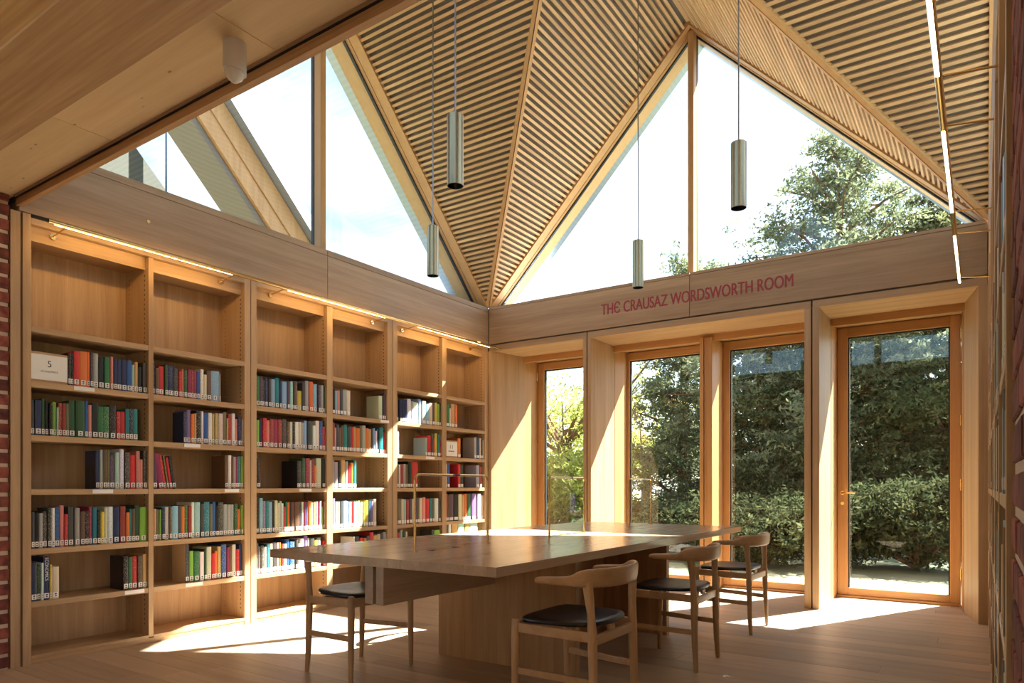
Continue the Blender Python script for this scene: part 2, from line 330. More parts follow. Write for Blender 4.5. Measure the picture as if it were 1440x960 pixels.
# lettering on the frieze
def text_obj(name, body, size, mat, extr=0.0, bold=0.0):
    cu = bpy.data.curves.new(name, 'FONT'); cu.body = body; cu.size = size; cu.extrude = extr; cu.align_x = 'LEFT'; cu.offset = bold
    o = bpy.data.objects.new(name, cu); COL.objects.link(o); dg = bpy.context.evaluated_depsgraph_get(); dg.update()
    me = bpy.data.meshes.new_from_object(o.evaluated_get(dg)); bpy.data.objects.remove(o); bpy.data.curves.remove(cu)
    me.materials.clear(); me.materials.append(mat)
    return me
def fit(me, w_, h_):
    n = len(me.vertices); a = np.zeros(n * 3); me.vertices.foreach_get('co', a); a = a.reshape(-1, 3)
    lo, hi = a[:, :2].min(0), a[:, :2].max(0); a[:, :2] = (a[:, :2] - lo) / (hi - lo) * [w_, h_]; me.vertices.foreach_set('co', a.ravel()); me.update()
    return me
def smallcap_E(me): return me
me = fit(text_obj('room_name_lettering', 'TH\u0404 CRAUSAZ WORDSWORTH ROOM', 0.14, redpaint, 0.0012, 0.0), 1.845, 0.118)
bm = bmesh.new()
for k_ in (-1, 0, 1):      # three overlaid strikes give the painted letters their weight
    t_ = me.copy(); t_.transform(Matrix.Translation((k_ * 0.0022, 0, k_ * 0.00012))); bm.from_mesh(t_); bpy.data.meshes.remove(t_)
bm.to_mesh(me); bm.free()
o = link('room_name_lettering', me); o.rotation_euler = (R(90), 0, 0); o.location = (1.415, -0.0014, 2.780)
tag(o, 'dark red capital letters reading the room name on the oak frieze above the windows', 'lettering')

# ================================================================== GABLES + ROOF
def TW(wall):
    if wall == 'left': return lambda s, d, z: (-d, -s, z)
    if wall == 'back': return lambda s, d, z: (s, d, z)
    if wall == 'right': return lambda s, d, z: (XR + d, -s, z)
    return lambda s, d, z: (s, -L - d, z)
def strip(m, T, a, b, d0, d1, side, mi=0):
    """band between vertical offsets a and b under the roof slope, between depths d0 and d1"""
    pa, pb = max(0, a / SL), max(0, b / SL); za = H2 + (-a if a < 0 else 0); zb_ = H2
    pts = [(pa, za), (MID, AP - a), (MID, AP - b), (pb, zb_)]
    if a < 0: pts = [(0.0, H2)] + [(0.0, H2 - a)] + pts[1:]
    if side: pts = [(L - s, z) for s, z in pts]
    m.prism([T(s, d0, z) for s, z in pts], [T(s, d1, z) for s, z in pts], mi)
for k, (wall, lab) in enumerate((('left', 'tall glazed gable above the left bookcases'), ('back', 'large triangular gable window over the lettered frieze'), ('right', 'glazed gable above the right bookcases'), ('front', 'glazed gable on the side of the low ceiling'))):
    T = TW(wall); g = structure('window_%d' % (k + 3), lab)
    for side in (0, 1):
        m = MB(); strip(m, T, -0.10, 0.02, 0.0, 0.10, side); m.build('inner_rafter', raft, g)
        m = MB(); strip(m, T, -0.10, 0.026, 0.104, 0.14, side); m.build('glazing_bead', raft, g)
        m = MB(); strip(m, T, -0.10, 0.045, 0.14, 0.168, side); m.build('gasket', gasket, g)
        m = MB(); strip(m, T, -0.14, 0.03, 0.168, 0.21, side); m.build('outer_board', raft, g)
        m = MB(); strip(m, T, -0.14, 0.024, 0.213, 0.33, side); m.build('outer_rafter', raft, g)
        m = MB(); strip(m, T, -0.18, 0.018, 0.33, 0.43, side); m.build('zinc_verge', zinc, g)
        # glass
        s0, s1 = (0.045 / SL, MID - 0.03) if not side else (MID + 0.03, L - 0.045 / SL)
        za = lambda s: H2 + SL * min(s, L - s) - 0.045
        pts = [(s0, H2), (s1, H2), (s1, za(s1))] if not side else [(s0, H2), (s1, H2), (s0, za(s0))]
        m = MB(); m.prism([T(s, 0.150, z) for s, z in pts], [T(s, 0.156, z) for s, z in pts]); m.build('pane', glassM, g)
    def bx(name, s0, s1, d0, d1, z0, z1, mat, bev=0.002):
        a, b = T(s0, d0, z0), T(s1, d1, z1); return box(name, min(a[0], b[0]), max(a[0], b[0]), min(a[1], b[1]), max(a[1], b[1]), z0, z1, mat, g, bev)
    bx('mullion', MID - 0.028, MID + 0.028, 0.06, 0.145, H2, AP - 0.04, raft)
    bx('mullion_seal', MID - 0.030, MID + 0.030, 0.146, 0.185, H2, AP - 0.07, gasket, 0)
    bx('sill_bead', 0.12, L - 0.12, 0.115, 0.145, H2, H2 + 0.016, raft, 0)
    bx('outer_sill', -0.3, L + 0.3, 0.16, 1.0, H2 - 0.003, H2 + 0.004, zinc, 0)

ce = structure('ceiling', 'folded timber ceiling of spruce slats rising to four gables')
PITCH = 0.0365; NS = int((MID - 0.06) / PITCH)
nrm = Vector((-SL, 1)).normalized(); alng = Vector((1, SL)).normalized()
for wall in ('left', 'back', 'right', 'front'):
    T = TW(wall)
    smat = {'left': slatX, 'right': slatX, 'back': slatY, 'front': slatY}[wall]
    for side in (0, 1):
        S = (lambda s: L - s) if side else (lambda s: s)
        visible = (wall, side) in (('left', 0), ('left', 1), ('back', 0), ('back', 1), ('right', 0))
        joined = MB()
        for i in range(NS):
            s = 0.055 + i * PITCH; z = H2 + SL * s
            i1 = s - 0.028
            if i1 < 0.02: continue
            m = MB() if visible else joined
            hw = 0.0118; dp = 0.032; q = []
            for (a, n_) in ((-hw, 0), (hw, 0), (hw, dp), (-hw, dp)):
                q.append((s + alng.x * a + nrm.x * n_, z + alng.y * a + nrm.y * n_))
            m.prism([T(S(s_), -0.0, z_) for s_, z_ in q], [T(S(s_), -i1, z_) for s_, z_ in q])
            if visible: m.build('ceiling_slat', smat, ce)
        if not visible:
            o = joined.build('ceiling_slats', smat, ce); o['kind'] = 'stuff'
        # backing + roof slab over the slats
        def off(s, n_): return (s + nrm.x * n_, H2 + SL * s + nrm.y * n_)
        a0 = off(0, 0.034); a1 = off(MID, 0.034)
        def up(p, h): return (p[0], p[1] + h)
        m = MB()
        q0 = [T(S(0.0), 0.0, H2 + 0.046), T(S(MID), 0.0, AP + 0.046), T(S(MID), -MID, AP + 0.046)]
        m.prism(q0, [(x_, y_, z_ + 0.012) for x_, y_, z_ in q0]); m.build('acoustic_backing', backing, ce)
        m = MB(); q0 = [T(S(-0.12), 0.43, H2 + 0.18 - 0.12), T(S(MID), 0.43, AP + 0.18), T(S(MID), -MID, AP + 0.18), T(S(0), -0.0, H2 + 0.06)]
        m.prism(q0, [(x_, y_, z_ + 0.06) for x_, y_, z_ in q0]); m.build('zinc_roof', zinc, ce)
    # fascia strip under slat ends is the inner rafter; ridge strip
    m = MB(); a, b = T(MID - 0.02, 0.0, AP), T(MID + 0.02, -MID, AP); m.box(min(a[0], b[0]), max(a[0], b[0]), min(a[1], b[1]), max(a[1], b[1]), AP + 0.01, AP + 0.05); m.build('ridge_strip', smat, ce)
for (cx, cy) in ((0, 0), (L, 0), (L, -L), (0, -L)):
    cvec = Vector((MID - cx, -MID - cy, AP - H2)); d2 = Vector((cvec.x, cvec.y, 0)).normalized(); sdv = Vector((-d2.y, d2.x, 0))
    p0 = Vector((cx, cy, H2)); p1 = p0 + cvec
    for sgn in (-1, 1):
        m = MB(); o0 = sdv * 0.0035 * sgn; o1 = sdv * 0.031 * sgn
        ring = lambda p: [p + o0 + Vector((0, 0, -0.012)), p + o1 + Vector((0, 0, 0.002)), p + o1 + Vector((0, 0, 0.05)), p + o0 + Vector((0, 0, 0.05))]
        m.prism(ring(p0), ring(p1)); m.build('valley_batten', raft, ce)

# ================================================================== LOW CEILING SIDE, BEAMS, BRICK PIERS, REST OF THE LIBRARY
wf = structure('wall_front', 'oak lined edge where the low ceiling opens into the tall room')
box('frieze_core', -0.95, L + 0.95, -4.98, -4.652, 2.74, H2 - 0.004, backing, wf)
box('frieze_panel', 0.0, L, -4.652, -4.632, 2.715, H2, friX, wf)
t1 = tag(box('trim_1', -0.02, 3.05, -4.632, -4.600, 2.672, 2.712, beamX, None, 0.001), 'narrow oak edge strip along the low ceiling', kind='structure')
t2 = tag(box('trim_2', 3.053, XR, -4.632, -4.600, 2.672, 2.712, beamX, None, 0.001), 'right length of the oak edge strip under the low ceiling', kind='structure')
box('shadow_gap', -0.5, L + 0.5, -4.641, -4.605, 2.7125, 2.76, cutsteel, wf)
x = -2.6
lc = structure('ceiling_low', 'pale knotty spruce panels of the low ceiling in the foreground')
lc.name = 'ceiling'
while x < 7.3:
    box('ceiling_panel', x + 0.001, x + 1.24, -5.9, -4.641, 2.722, 2.80, spruce, lc); box('ceiling_panel', x + 0.001, x + 1.24, -11.0, -5.903, 2.722, 2.80, spruce, lc); x += 1.242
for i, yc in enumerate((-5.31, -7.6, -9.9)):
    tag(box('trim_%d' % (i + 3), -2.6, 7.3, yc - 0.14, yc + 0.14, 2.42, 2.722, beamX, None, 0.004), 'deep glued timber beam crossing under the low ceiling', kind='structure')

def brick_wall(name, label, x0, x1, y0, y1, z1, faces, skin):
    """mortar core with individual bricks proud on the given faces"""
    w_ = box(name, x0 + 0.006, x1 - 0.006, y0 + 0.006, y1 - 0.006, 0, z1, mortar); tag(w_, label, kind='structure')
    ch = 0.0835; n = int(z1 / ch) + 1
    for r_ in range(n):
        z0 = r_ * ch + 0.009; zz = min(z0 + 0.062, z1)
        if zz - z0 < 0.015: continue
        for fc in faces:
            a0, a1 = (y0, y1) if fc[0] == 'x' else (x0, x1)
            p = a0 - (0.115 if r_ % 2 else 0.0)
            while p < a1:
                q0, q1 = max(p, a0), min(p + 0.215, a1)
                if q1 - q0 > 0.02:
                    j = random.uniform(-0.001, 0.002)
                    if fc == 'x+': b = (x1 - 0.05, x1 + j, q0, q1)
                    elif fc == 'x-': b = (x0 - j, x0 + 0.05, q0, q1)
                    elif fc == 'y+': b = (q0, q1, y1 - 0.05, y1 + j)
                    else: b = (q0, q1, y0 - j, y0 + 0.05)
                    box('brick', *b, z0 + random.uniform(-.002, .002), zz + random.uniform(-.002, .002), brickM, w_, 0.003)
                p += 0.228
    return w_
brick_wall('wall_brick', 'red brick pier with pale mortar left of the bookcases', -0.40, -0.012, -5.55, -4.665, 2.72, ('x+',), 0)
bwr = brick_wall('wall_brick', 'red brick pier close by at the right edge', XR + 0.009, XR + 0.42, -6.1, -4.615, 2.72, ('x-',), 0)
sp = structure('trim_6', 'slim oak jamb strip between the left brick pier and bookcases')
box('jamb_strip', -0.06, -0.006, -4.662, -4.612, 0, 2.64, oakZ, sp)
# unseen far library behind the camera: walls with unglazed side openings, widened to add daylight
wx = structure('wall_far', 'plain walls of the library beyond the brick piers')
box('wall_core', -2.6, 7.3, -11.3, -11.0, 0, 2.72, oakZ, wx)
for xx in (-2.9, 7.3):
    for a, b in ((-11.0, -10.8), (-8.3, -8.15), (-5.2, -4.6)): box('wall_core', xx, xx + 0.3, a, b, 0, 2.72, mortar, wx)
    box('wall_core', xx, xx + 0.3, -11.0, -4.6, 0, 0.12, mortar, wx)
box('wall_core', -2.6, -0.95, -4.98, -4.66, 0, 2.80, mortar, wx); box('wall_core', L + 0.95, 7.3, -4.98, -4.66, 0, 2.80, mortar, wx)
box('wall_core', -0.95, -0.41, -5.5, -4.66, 0, 2.72, mortar, wx); box('wall_core', L + 0.43, L + 0.96, -5.5, -4.66, 0, 2.72, mortar, wx)
box('roof_slab', -2.9, 7.6, -11.3, -4.70, 2.81, 3.0, zinc, wx)

# ================================================================== BOOKCASES
SHELF_Z = [1.99, 1.667, 1.35, 1.031, 0.68, 0.37]      # top faces
BAYS = [(-4.559, -3.867), (-3.833, -3.137), (-3.031, -2.338), (-2.275, -1.612), (-1.478, -0.813), (-0.744, -0.069)]
UNITS = [(-4.603, -3.086), (-3.081, -1.545), (-1.538, -0.010)]
def bookcase(u, right=False):
    ya, yb = UNITS[u]; b0, b1 = BAYS[2 * u], BAYS[2 * u + 1]
    f = (lambda x: XR - x) if right else (lambda x: x)
    names = ('nearest the brick pier', 'in the middle', 'next to the windows')
    side = 'right' if right else 'left'
    r_ = empty('bookcase', (f(-0.15), (ya + yb) / 2, 0), label='tall oak bookcase on the %s wall, %s, two bays of shelves' % (side, names[u]), cat='bookcase', group='%s wall bookcases' % side)
    og = r_.location.copy()
    def b(name, x0, x1, y0, y1, z0, z1, mat, bev=0.0015):
        a, c = sorted((f(x0), f(x1))); return box(name, a, c, y0, y1, z0, z1, mat, r_, bev, og)
    D = -0.30
    b('side_panel', D, 0, ya, b0[0], 0, H1, oakZ); b('side_panel', D, 0, b1[1], yb, 0, H1, oakZ); b('divider', D, 0, b0[1], b1[0], 0.04, 2.58, oakZ)
    b('top_rail', D, 0, b0[0], b1[1], 2.585, H1, oakY)
    b('back_panel', D - 0.02, D, ya, yb, 0, H1, oakZ, 0)
    b('plinth', -0.02, -0.004, b0[0], b1[1], 0, 0.032, oakY, 0)
    for (p, q) in (b0, b1):
        b('pelmet', -0.06, -0.042, p, q, 2.50, 2.585, oakY, 0)
        b('pelmet_soffit', D, -0.06, p, q, 2.52, 2.54, oakY, 0)
        b('base_board', D, 0, p, q, 0.032, 0.052, oakY)
        for z in SHELF_Z: b('shelf', D, -0.002, p, q, z - 0.034, z, oakY)
        for xx in (-0.05, -0.245):     # rows of shelf-peg holes along the bay sides
            for yy in (q - 0.0012, p - 0.0006):
                m = MB(og)
                for zz in np.arange(0.12, 2.46, 0.032):
                    x0, x1 = sorted((f(xx - 0.004), f(xx + 0.004))); m.box(x0, x1, yy, yy + 0.0018, zz, zz + 0.012)
                o = m.build('peg_holes', brass if xx == -0.245 else cutsteel, r_); o['kind'] = 'stuff'
    return r_
for u in range(3): bookcase(u)
for u in range(3): bookcase(u, True)

# ------------------------------------------------------------------ shelf lights
def shelf_light(right):
    xt = (XR - 0.175) if right else 0.16; zt = 2.578; xw = XR + 0.04 if right else -0.04; s = -1 if right else 1
    yf = -0.16 if right else -0.005
    r_ = empty('shelf_light', (xt, -2.3, zt), label=('long brass tube with glowing strips held off the right wall on thin arms' if right else 'long brass picture light tube running along the top of the left bookcases'), cat='light'); og = r_.location.copy()
    m = MB(og); m.tube([(xt, -4.535, zt), (xt, yf, zt)], 0.0135, 14); m.build('tube', brass, r_, smooth=True)
    for a, b in ((-4.5, -3.345), (-2.86, -1.80), (-1.36, -0.19)):
        mid = (a + b) / 2
        for p, q in ((a, mid - 0.006), (mid + 0.006, b)):
            m = MB(og)
            # strip on the wall-facing underside of the tube
            ang = R(-50) if not right else R(-100)
            for k2 in range(1):
                c_, s_ = math.cos(ang), math.sin(ang); dx = (-1 if not right else 1) * c_ * 0.0125; dz = s_ * 0.0125
                hw_ = 0.0068 if right else 0.0050; e0_, e1_ = (0.8, 1.22) if right else (0.95, 1.10); tx, tz = -s_ * hw_ * (-1 if not right else 1), c_ * hw_
                P = lambda yy, e, h: (xt + dx * h + tx * e, yy, zt + dz * h + tz * e)
                m.prism([P(p, -1, e0_), P(p, 1, e0_), P(p, 1, e1_), P(p, -1, e1_)], [P(q, -1, e0_), P(q, 1, e0_), P(q, 1, e1_), P(q, -1, e1_)])
            m.build('led_strip', ledL if right else ledM, r_)
    for yy in (-4.43, -3.315, -2.882, -1.777, -1.379, -0.30):
        m = MB(og); m.tube([(xw, yy, zt - 0.025), (xt, yy, zt - 0.0)], 0.0045, 8); m.build('arm', brass, r_, smooth=True)
        m = MB(og); m.tube([(xw, yy, zt - 0.025), (xw + s * 0.012, yy, zt - 0.024)], 0.019, 16); m.build('rosette', brass, r_, smooth=True)
    if not right:
        m = MB(og); m.tube([(xt, -4.62, zt + 0.0), (xt, -4.535, zt)], 0.010, 10); m.build('dark_sleeve', cutsteel, r_)
    return r_
shelf_light(False); shelf_light(True)

# ------------------------------------------------------------------ books
PAL = dict(K=((.015, .014, .015), 'black'), C=((.065, .062, .06), 'charcoal grey'), N=((.022, .032, .095), 'navy blue'), B=((.03, .10, .32), 'bright blue'), U=((.25, .42, .60), 'light blue'),
           T=((.02, .19, .22), 'teal'), t=((.38, .60, .50), 'pale green'), G=((.03, .17, .06), 'green'), g=((.03, .085, .035), 'dark green'), O=((.17, .15, .07), 'olive brown'),
           L=((.22, .42, .06), 'lime green'), Y=((.66, .50, .06), 'yellow'), A=((.55, .37, .14), 'tan'), W=((.75, .74, .70), 'white'), w=((.62, .57, .44), 'cream'),
           S=((.36, .36, .35), 'grey'), P=((.24, .16, .34), 'purple'), V=((.10, .065, .10), 'dark plum'), M=((.28, .03, .08), 'maroon'), R=((.55, .03, .03), 'red'),
           r=((.33, .045, .035), 'brick red'), E=((.72, .17, .03), 'orange'), I=((.66, .25, .20), 'salmon pink'), H=((.14, .08, .045), 'brown'))
CELLS = {  # bay,row : (crop x0, y0, scale, list "colour x0-x1@top")
 (1, 1): (40, 488, 8.229, 'K465-498@68 K500-530@65 R530-590@45 E592-685@50 E687-718@55 C722-758@60 S762-815@70 K822-880@115 G888-945@115 I958-990@110 N992-1030@130 N1035-1085@138 N1090-1143@145 B1148-1203@155 t1205-1238@205 A1240-1275@172 K1280-1322@230 C1335-1385@180'),
 (1, 2): (40, 558, 8.229, 'C35-78@35 N85-152@38 g162-198@18 K203-240@48 K248-284@75 L290-330@60 t332-353@120 r358-397@68 r400-438@72 O440-478@75 g480-550@42 g555-658@45 B665-698@45 I700-738@92 K745-812@72 G815-870@108 G875-945@112 K950-1025@95 R1033-1078@170 R1080-1128@172 T1130-1175@138 N1178-1215@138 T1218-1270@140'),
 (1, 3): (40, 625, 8.229, 'N790-830@70 S832-868@60 H872-920@58 O922-945@58 V955-1005@118 t1010-1055@90 W1065-1112@52 C1130-1185@92 R1192-1250@120 I1255-1297@75 I1298-1333@170 C1338-1385@70'),
 (1, 4): (40, 705, 8.229, 'C38-75@120 K80-125@130 S128-170@135 C175-222@115 C232-275@75 W278-315@75 B318-370@65 I372-418@45 R420-462@148 C470-525@62 S548-600@75 H610-658@115 K665-708@108 M712-745@60 T755-805@70 K808-843@100 Y845-885@120 w885-922@70 W930-988@60 N992-1060@60 r1070-1133@55 E1135-1175@128 T1178-1202@85 H1205-1240@85 g1243-1292@42 L1295-1382@65'),
 (1, 5): (40, 775, 8.229, 'N35-100@135 g105-150@160 W152-180@135 N183-248@65 Y250-275@155 w278-358@180 K1110-1165@60 G1170-1212@70 R1215-1265@60 H1275-1325@55 A1330-1380@35'),
 (2, 1): (213, 505, 10.588, 'K35-70@45 H72-118@130 R120-195@105 g210-248@80 N252-310@95 N312-342@95 C350-412@135 R422-462@180 I465-488@145 g495-540@160 M550-600@155 r602-640@160 M645-688@170 B690-738@185 W740-785@150 w787-828@230 H835-900@175 U903-1018@175 S1020-1042@220'),
 (2, 2): (213, 570, 10.588, 'N485-530@95 P540-595@65 E600-640@130 A642-678@120 K680-750@80 W752-785@85 B788-858@108 W860-915@108 A918-950@130 A960-1005@115 w1008-1070@120 O1075-1130@100 A1132-1155@190 R1158-1200@130 W1205-1250@120 I1252-1295@200 N1298-1350@175 w1358-1388@205'),
 (2, 3): (213, 632, 10.588, 'V38-95@55 M120-195@55~ R200-245@75~ O250-275@85~ R285-322@115~ K330-375@95~ H1105-1150@90 W1152-1198@85 H1200-1228@95 S1230-1262@108 M1265-1298@110 T1300-1340@100 L1342-1380@100'),
 (2, 4): (213, 700, 10.588, 'A38-75@160 O80-120@170 L130-160@175 N165-210@145 w215-272@135 H275-312@140 U315-403@120 C408-455@115 E458-505@125 G508-555@110 r560-607@120 W608-652@65 t655-738@65 C745-792@85 T795-875@60 O880-920@90 B922-965@60 K968-1010@115 C1012-1080@65 S1085-1138@95 S1140-1190@98 S1192-1240@98 g1243-1290@85 E1298-1340@165 L1345-1385@110'),
 (2, 5): (213, 760, 10.588, 'C522-575@60 L580-640@155 G650-725@160 W732-790@170 g795-830@130 w832-900@95 R905-955@190 E957-995@155 A997-1048@90 B1050-1120@60 M1130-1165@100 H1170-1215@85 w1218-1270@60 R1275-1320@130 N1322-1385@60'),
 (3, 1): (357, 522, 13.333, 'G60-125@90 V128-180@100 C185-215@150 N225-275@130 C290-340@150 U345-410@145 T412-495@120 N498-545@190 U548-640@190 V645-690@195 t692-745@190 K750-782@190 H784-832@190 Y835-910@365 C915-975@220 S978-1045@175 E1050-1120@195 U1128-1195@240 V1220-1265@260 S1268-1310@265 g1320-1380@290'),
 (3, 2): (357, 580, 13.333, 'L65-112@135 N115-172@110 R178-250@100 I252-310@145 r312-380@120 M385-468@130 r472-545@130 C550-630@125 H635-690@175 w692-745@172 K748-785@180 W790-850@175 w852-895@175 S905-955@185 U957-1010@150 C1030-1090@165 O1092-1115@170 W1118-1165@245 W1170-1232@155 B1235-1300@160 R1302-1340@265 N1343-1385@270'),
 (3, 3): (357, 636, 13.333, 'K65-140@105 K820-860@160 C862-912@160 g915-975@110 M988-1062@110 w1064-1090@145 M1095-1140@130 E1142-1185@240 w1188-1280@110 K1290-1380@115'),
 (3, 4): (357, 696, 13.333, 'K65-115@90 U118-175@55 P178-235@110 T238-293@110 U295-360@125 K365-403@110 w405-458@100 w460-495@145 S497-545@115 W547-572@155 R574-605@215 G607-650@130 E652-685@135 K687-720@135 H722-770@135 H775-870@130 C875-912@190 w914-950@130 M952-990@130 B992-1030@140 E1032-1085@110 W1087-1120@130 A1122-1175@130 S1177-1215@120 M1217-1250@140 t1252-1285@110 L1287-1315@220 r1317-1340@120 w1342-1375@120'),
 (3, 5): (357, 748, 13.333, 'V55-100@210 O102-135@270 C140-195@255 w200-252@280 T255-305@230 w308-360@215 C365-445@190 w447-480@200 E482-522@195 R524-570@225 W572-625@220 B627-680@140 B682-745@175 U747-790@175 C792-835@150 W837-890@215 W892-945@120 P965-1020@65 w1025-1060@110 C1062-1145@120 Y1147-1210@150 S1212-1275@105 R1317-1370@160'),
 (4, 1): (462, 538, 16.36, 'U50-100@195 K105-165@130 U170-212@185 I215-275@170 C280-345@160 S350-430@155 w435-515@180 w1170-1250@300 K1252-1290@280 V1292-1340@260 w1345-1385@320'),
 (4, 2): (462, 588, 16.36, 'N45-80@190 r85-165@95 w167-190@215 V200-260@145 O262-300@220 H305-360@180 T365-445@150 g447-480@200 V485-550@185 R552-592@200 A594-640@200 E645-735@225 O738-790@180 S795-870@170 E872-940@230 A942-990@250 C992-1040@250 U1042-1080@230 W1100-1130@290 V1132-1160@250 T1185-1280@210 R1285-1330@330'),
 (4, 3): (462, 640, 16.36, 'V50-100@130 S102-145@120 S147-230@150 K235-300@130 A305-395@115 S397-460@140 R462-525@230 E527-585@170 T590-655@110'),
 (4, 4): (462, 696, 16.36, 'T45-80@140 P85-165@75 W170-225@150 w230-275@150 C280-340@140 U345-435@130 W437-470@140 U475-545@150 R547-590@160 t592-630@150 w632-680@150 t682-730@130 W735-790@160 Y820-860@150 Y862-930@120 B935-985@130 P990-1045@140 w1047-1115@90'),
 (4, 5): (462, 740, 16.0, 'W560-610@235 C615-700@220 R720-775@260 R777-825@260 A830-870@260 V875-940@210 R945-1025@130 A1030-1110@200 w1115-1180@170 C1182-1240@150 S1242-1300@130 w1302-1345@180'),
 (5, 1): (554, 550, 10.91, 'C40-75@80 N97-135@130 N138-170@130 N172-210@130 W215-270@120 S272-310@150 W312-380@170 U385-420@120 S442-500@150 U502-550@200 w552-600@180 V602-635@190 Y637-668@175 L670-710@195 K712-750@190'),
 (5, 2): (554, 600, 10.91, 'W45-85@75~ S490-520@165 R522-575@130 C577-610@110 R612-635@180 Y637-670@100 T680-720@120 R722-745@200'),
 (5, 3): (554, 644, 10.91, 'O40-85@90 W87-110@100 r112-155@95 S157-190@90 O192-220@95 K222-255@50 g257-285@70 R288-375@60'),
 (5, 4): (554, 690, 10.91, 'r35-65@155 O67-120@120 w122-160@125 t162-195@130 r200-240@135 V245-290@125 w292-330@120 V332-370@110 O372-400@110 w402-440@110 I442-495@100 R500-550@120 T555-600@115 O602-630@115 W635-690@115 C695-755@130'),
 (5, 5): (554, 690, 10.91, 'Y40-60@650 R65-100@640 S105-140@600 g145-185@630 w190-215@625 C590-630@600 L632-715@600'),
 (6, 1): (554, 550, 10.91, 'U790-805@195 G808-860@195 w862-885@260 A887-940@195 E945-980@205'),
 (6, 2): (554, 600, 10.91, 'E985-1030@175 S1240-1275@160 N1277-1320@170 w1322-1345@175 K1347-1370@190 w1372-1395@210'),
 (6, 3): (554, 644, 10.91, 'W800-825@95 B827-865@95 R990-1030@90 g1032-1070@110 S1270-1320@110 r1325-1355@130'),
 (6, 4): (554, 690, 10.91, 'r790-835@50 H837-860@60 V862-920@45 K925-995@60 w1000-1050@50 A1052-1090@60 E1092-1125@25 g1127-1185@40 P1205-1265@40 S1292-1345@30 w1350-1395@70'),
 (6, 5): (554, 690, 10.91, 'C810-830@495 W850-885@495 A905-985@505 t990-1085@490 A1100-1165@480 t1170-1290@470'),
}
def parse_cell(key):
    cx0, cy0, s, txt = CELLS[key]; out = []; b0, b1 = BAYS[key[0] - 1]; zs = SHELF_Z[key[1] - 1] if key[1] <= 5 else 0
    zs = SHELF_Z[key[1]]
    for tkn in txt.split():
        tilt = tkn.endswith('~'); tkn = tkn.rstrip('~'); c = tkn[0]; a, b = tkn[1:].split('@'); x0, x1 = map(float, a.split('-'))
        u0, u1 = cx0 + x0 / s, cx0 + x1 / s; v = cy0 + float(b) / s
        y0 = on_x(u0, v, -0.012)[1]; y1 = on_x(u1, v, -0.012)[1]; zt = on_x((u0 + u1) / 2, v, -0.012)[2]
        y0 = max(y0, b0 + 0.002); y1 = min(y1, b1 - 0.002)
        if out and y0 < out[-1][2] + 0.0006: y0 = out[-1][2] + 0.0006
        if y1 - y0 < 0.007: y1 = y0 + 0.007
        h = min(max(zt - zs, 0.15), 0.285)
        out.append([c, y0, y1, h, tilt, zs])
    return out
def colattr(me, name, cols):
    a = me.color_attributes.new(name, 'FLOAT_COLOR', 'CORNER'); a.data.foreach_set('color', np.asarray(cols, dtype=np.float32).ravel())
def jit(c, k=0.12): return tuple(max(0, min(1, v * random.uniform(1 - k, 1 + k))) for v in c)
def cover_geo(w_, d, h, t=0.0022):
    o = [(-d, -w_ / 2), (-0.0035, -w_ / 2), (0, -w_ * 0.28), (0.0008, 0), (0, w_ * 0.28), (-0.0035, w_ / 2), (-d, w_ / 2)]
    tt = min(t, w_ * 0.2); i_ = [(-d, w_ / 2 - tt), (-0.005, w_ / 2 - tt), (-0.0045, 0), (-0.005, -w_ / 2 + tt), (-d, -w_ / 2 + tt)]
    ring = o + i_; n = len(ring)
    V = [(x, y, 0.0) for x, y in ring] + [(x, y, h) for x, y in ring]
    F = [(k, (k + 1) % n, n + (k + 1) % n, n + k) for k in range(n)]
    # end caps as quads
    for b in (0, n):
        q = [(0, 1, 10, 11), (1, 2, 9, 10), (2, 3, 9), (3, 4, 9), (4, 5, 8, 9), (5, 6, 7, 8)]
        F += [tuple(b + k for k in (f if b else f[::-1])) for f in q]
    return V, F
def book_mesh(w_, d, h, c, inkc):
    V, F = cover_geo(w_, d, h); me = bpy.data.meshes.new('book'); 
    # split the spine into bands: top band, title, plain, so the print sits only in the middle
    me.from_pydata(V, [], F); me.materials.append(bookM)
    n = len(me.loops); colattr(me, 'Col', [(*c, 1)] * n)
    ik = []; ik_a = random.choice((0.0, 0.0, 0.25, 0.45))
    for p in me.polygons:
        spine = p.center.x > -0.003 and abs(p.normal.x) > 0.5
        ik += [(*inkc, ik_a if spine else 0.0)] * p.loop_total
    colattr(me, 'Ink', ik); return me
ORD = ['', 'first', 'second', 'third', 'fourth', 'fifth', 'sixth', 'seventh', 'eighth', 'ninth', 'tenth', '11th', '12th', '13th', '14th', '15th', '16th', '17th', '18th', '19th', '20th', '21st', '22nd', '23rd', '24th', '25th', '26th', '27th', '28th', '29th', '30th']
ROWN = ['', 'top row', 'second row', 'third row', 'fourth row', 'fifth row']
BAYN = ['', 'leftmost bay', 'second bay', 'third bay', 'fourth bay', 'fifth bay', 'sixth bay']
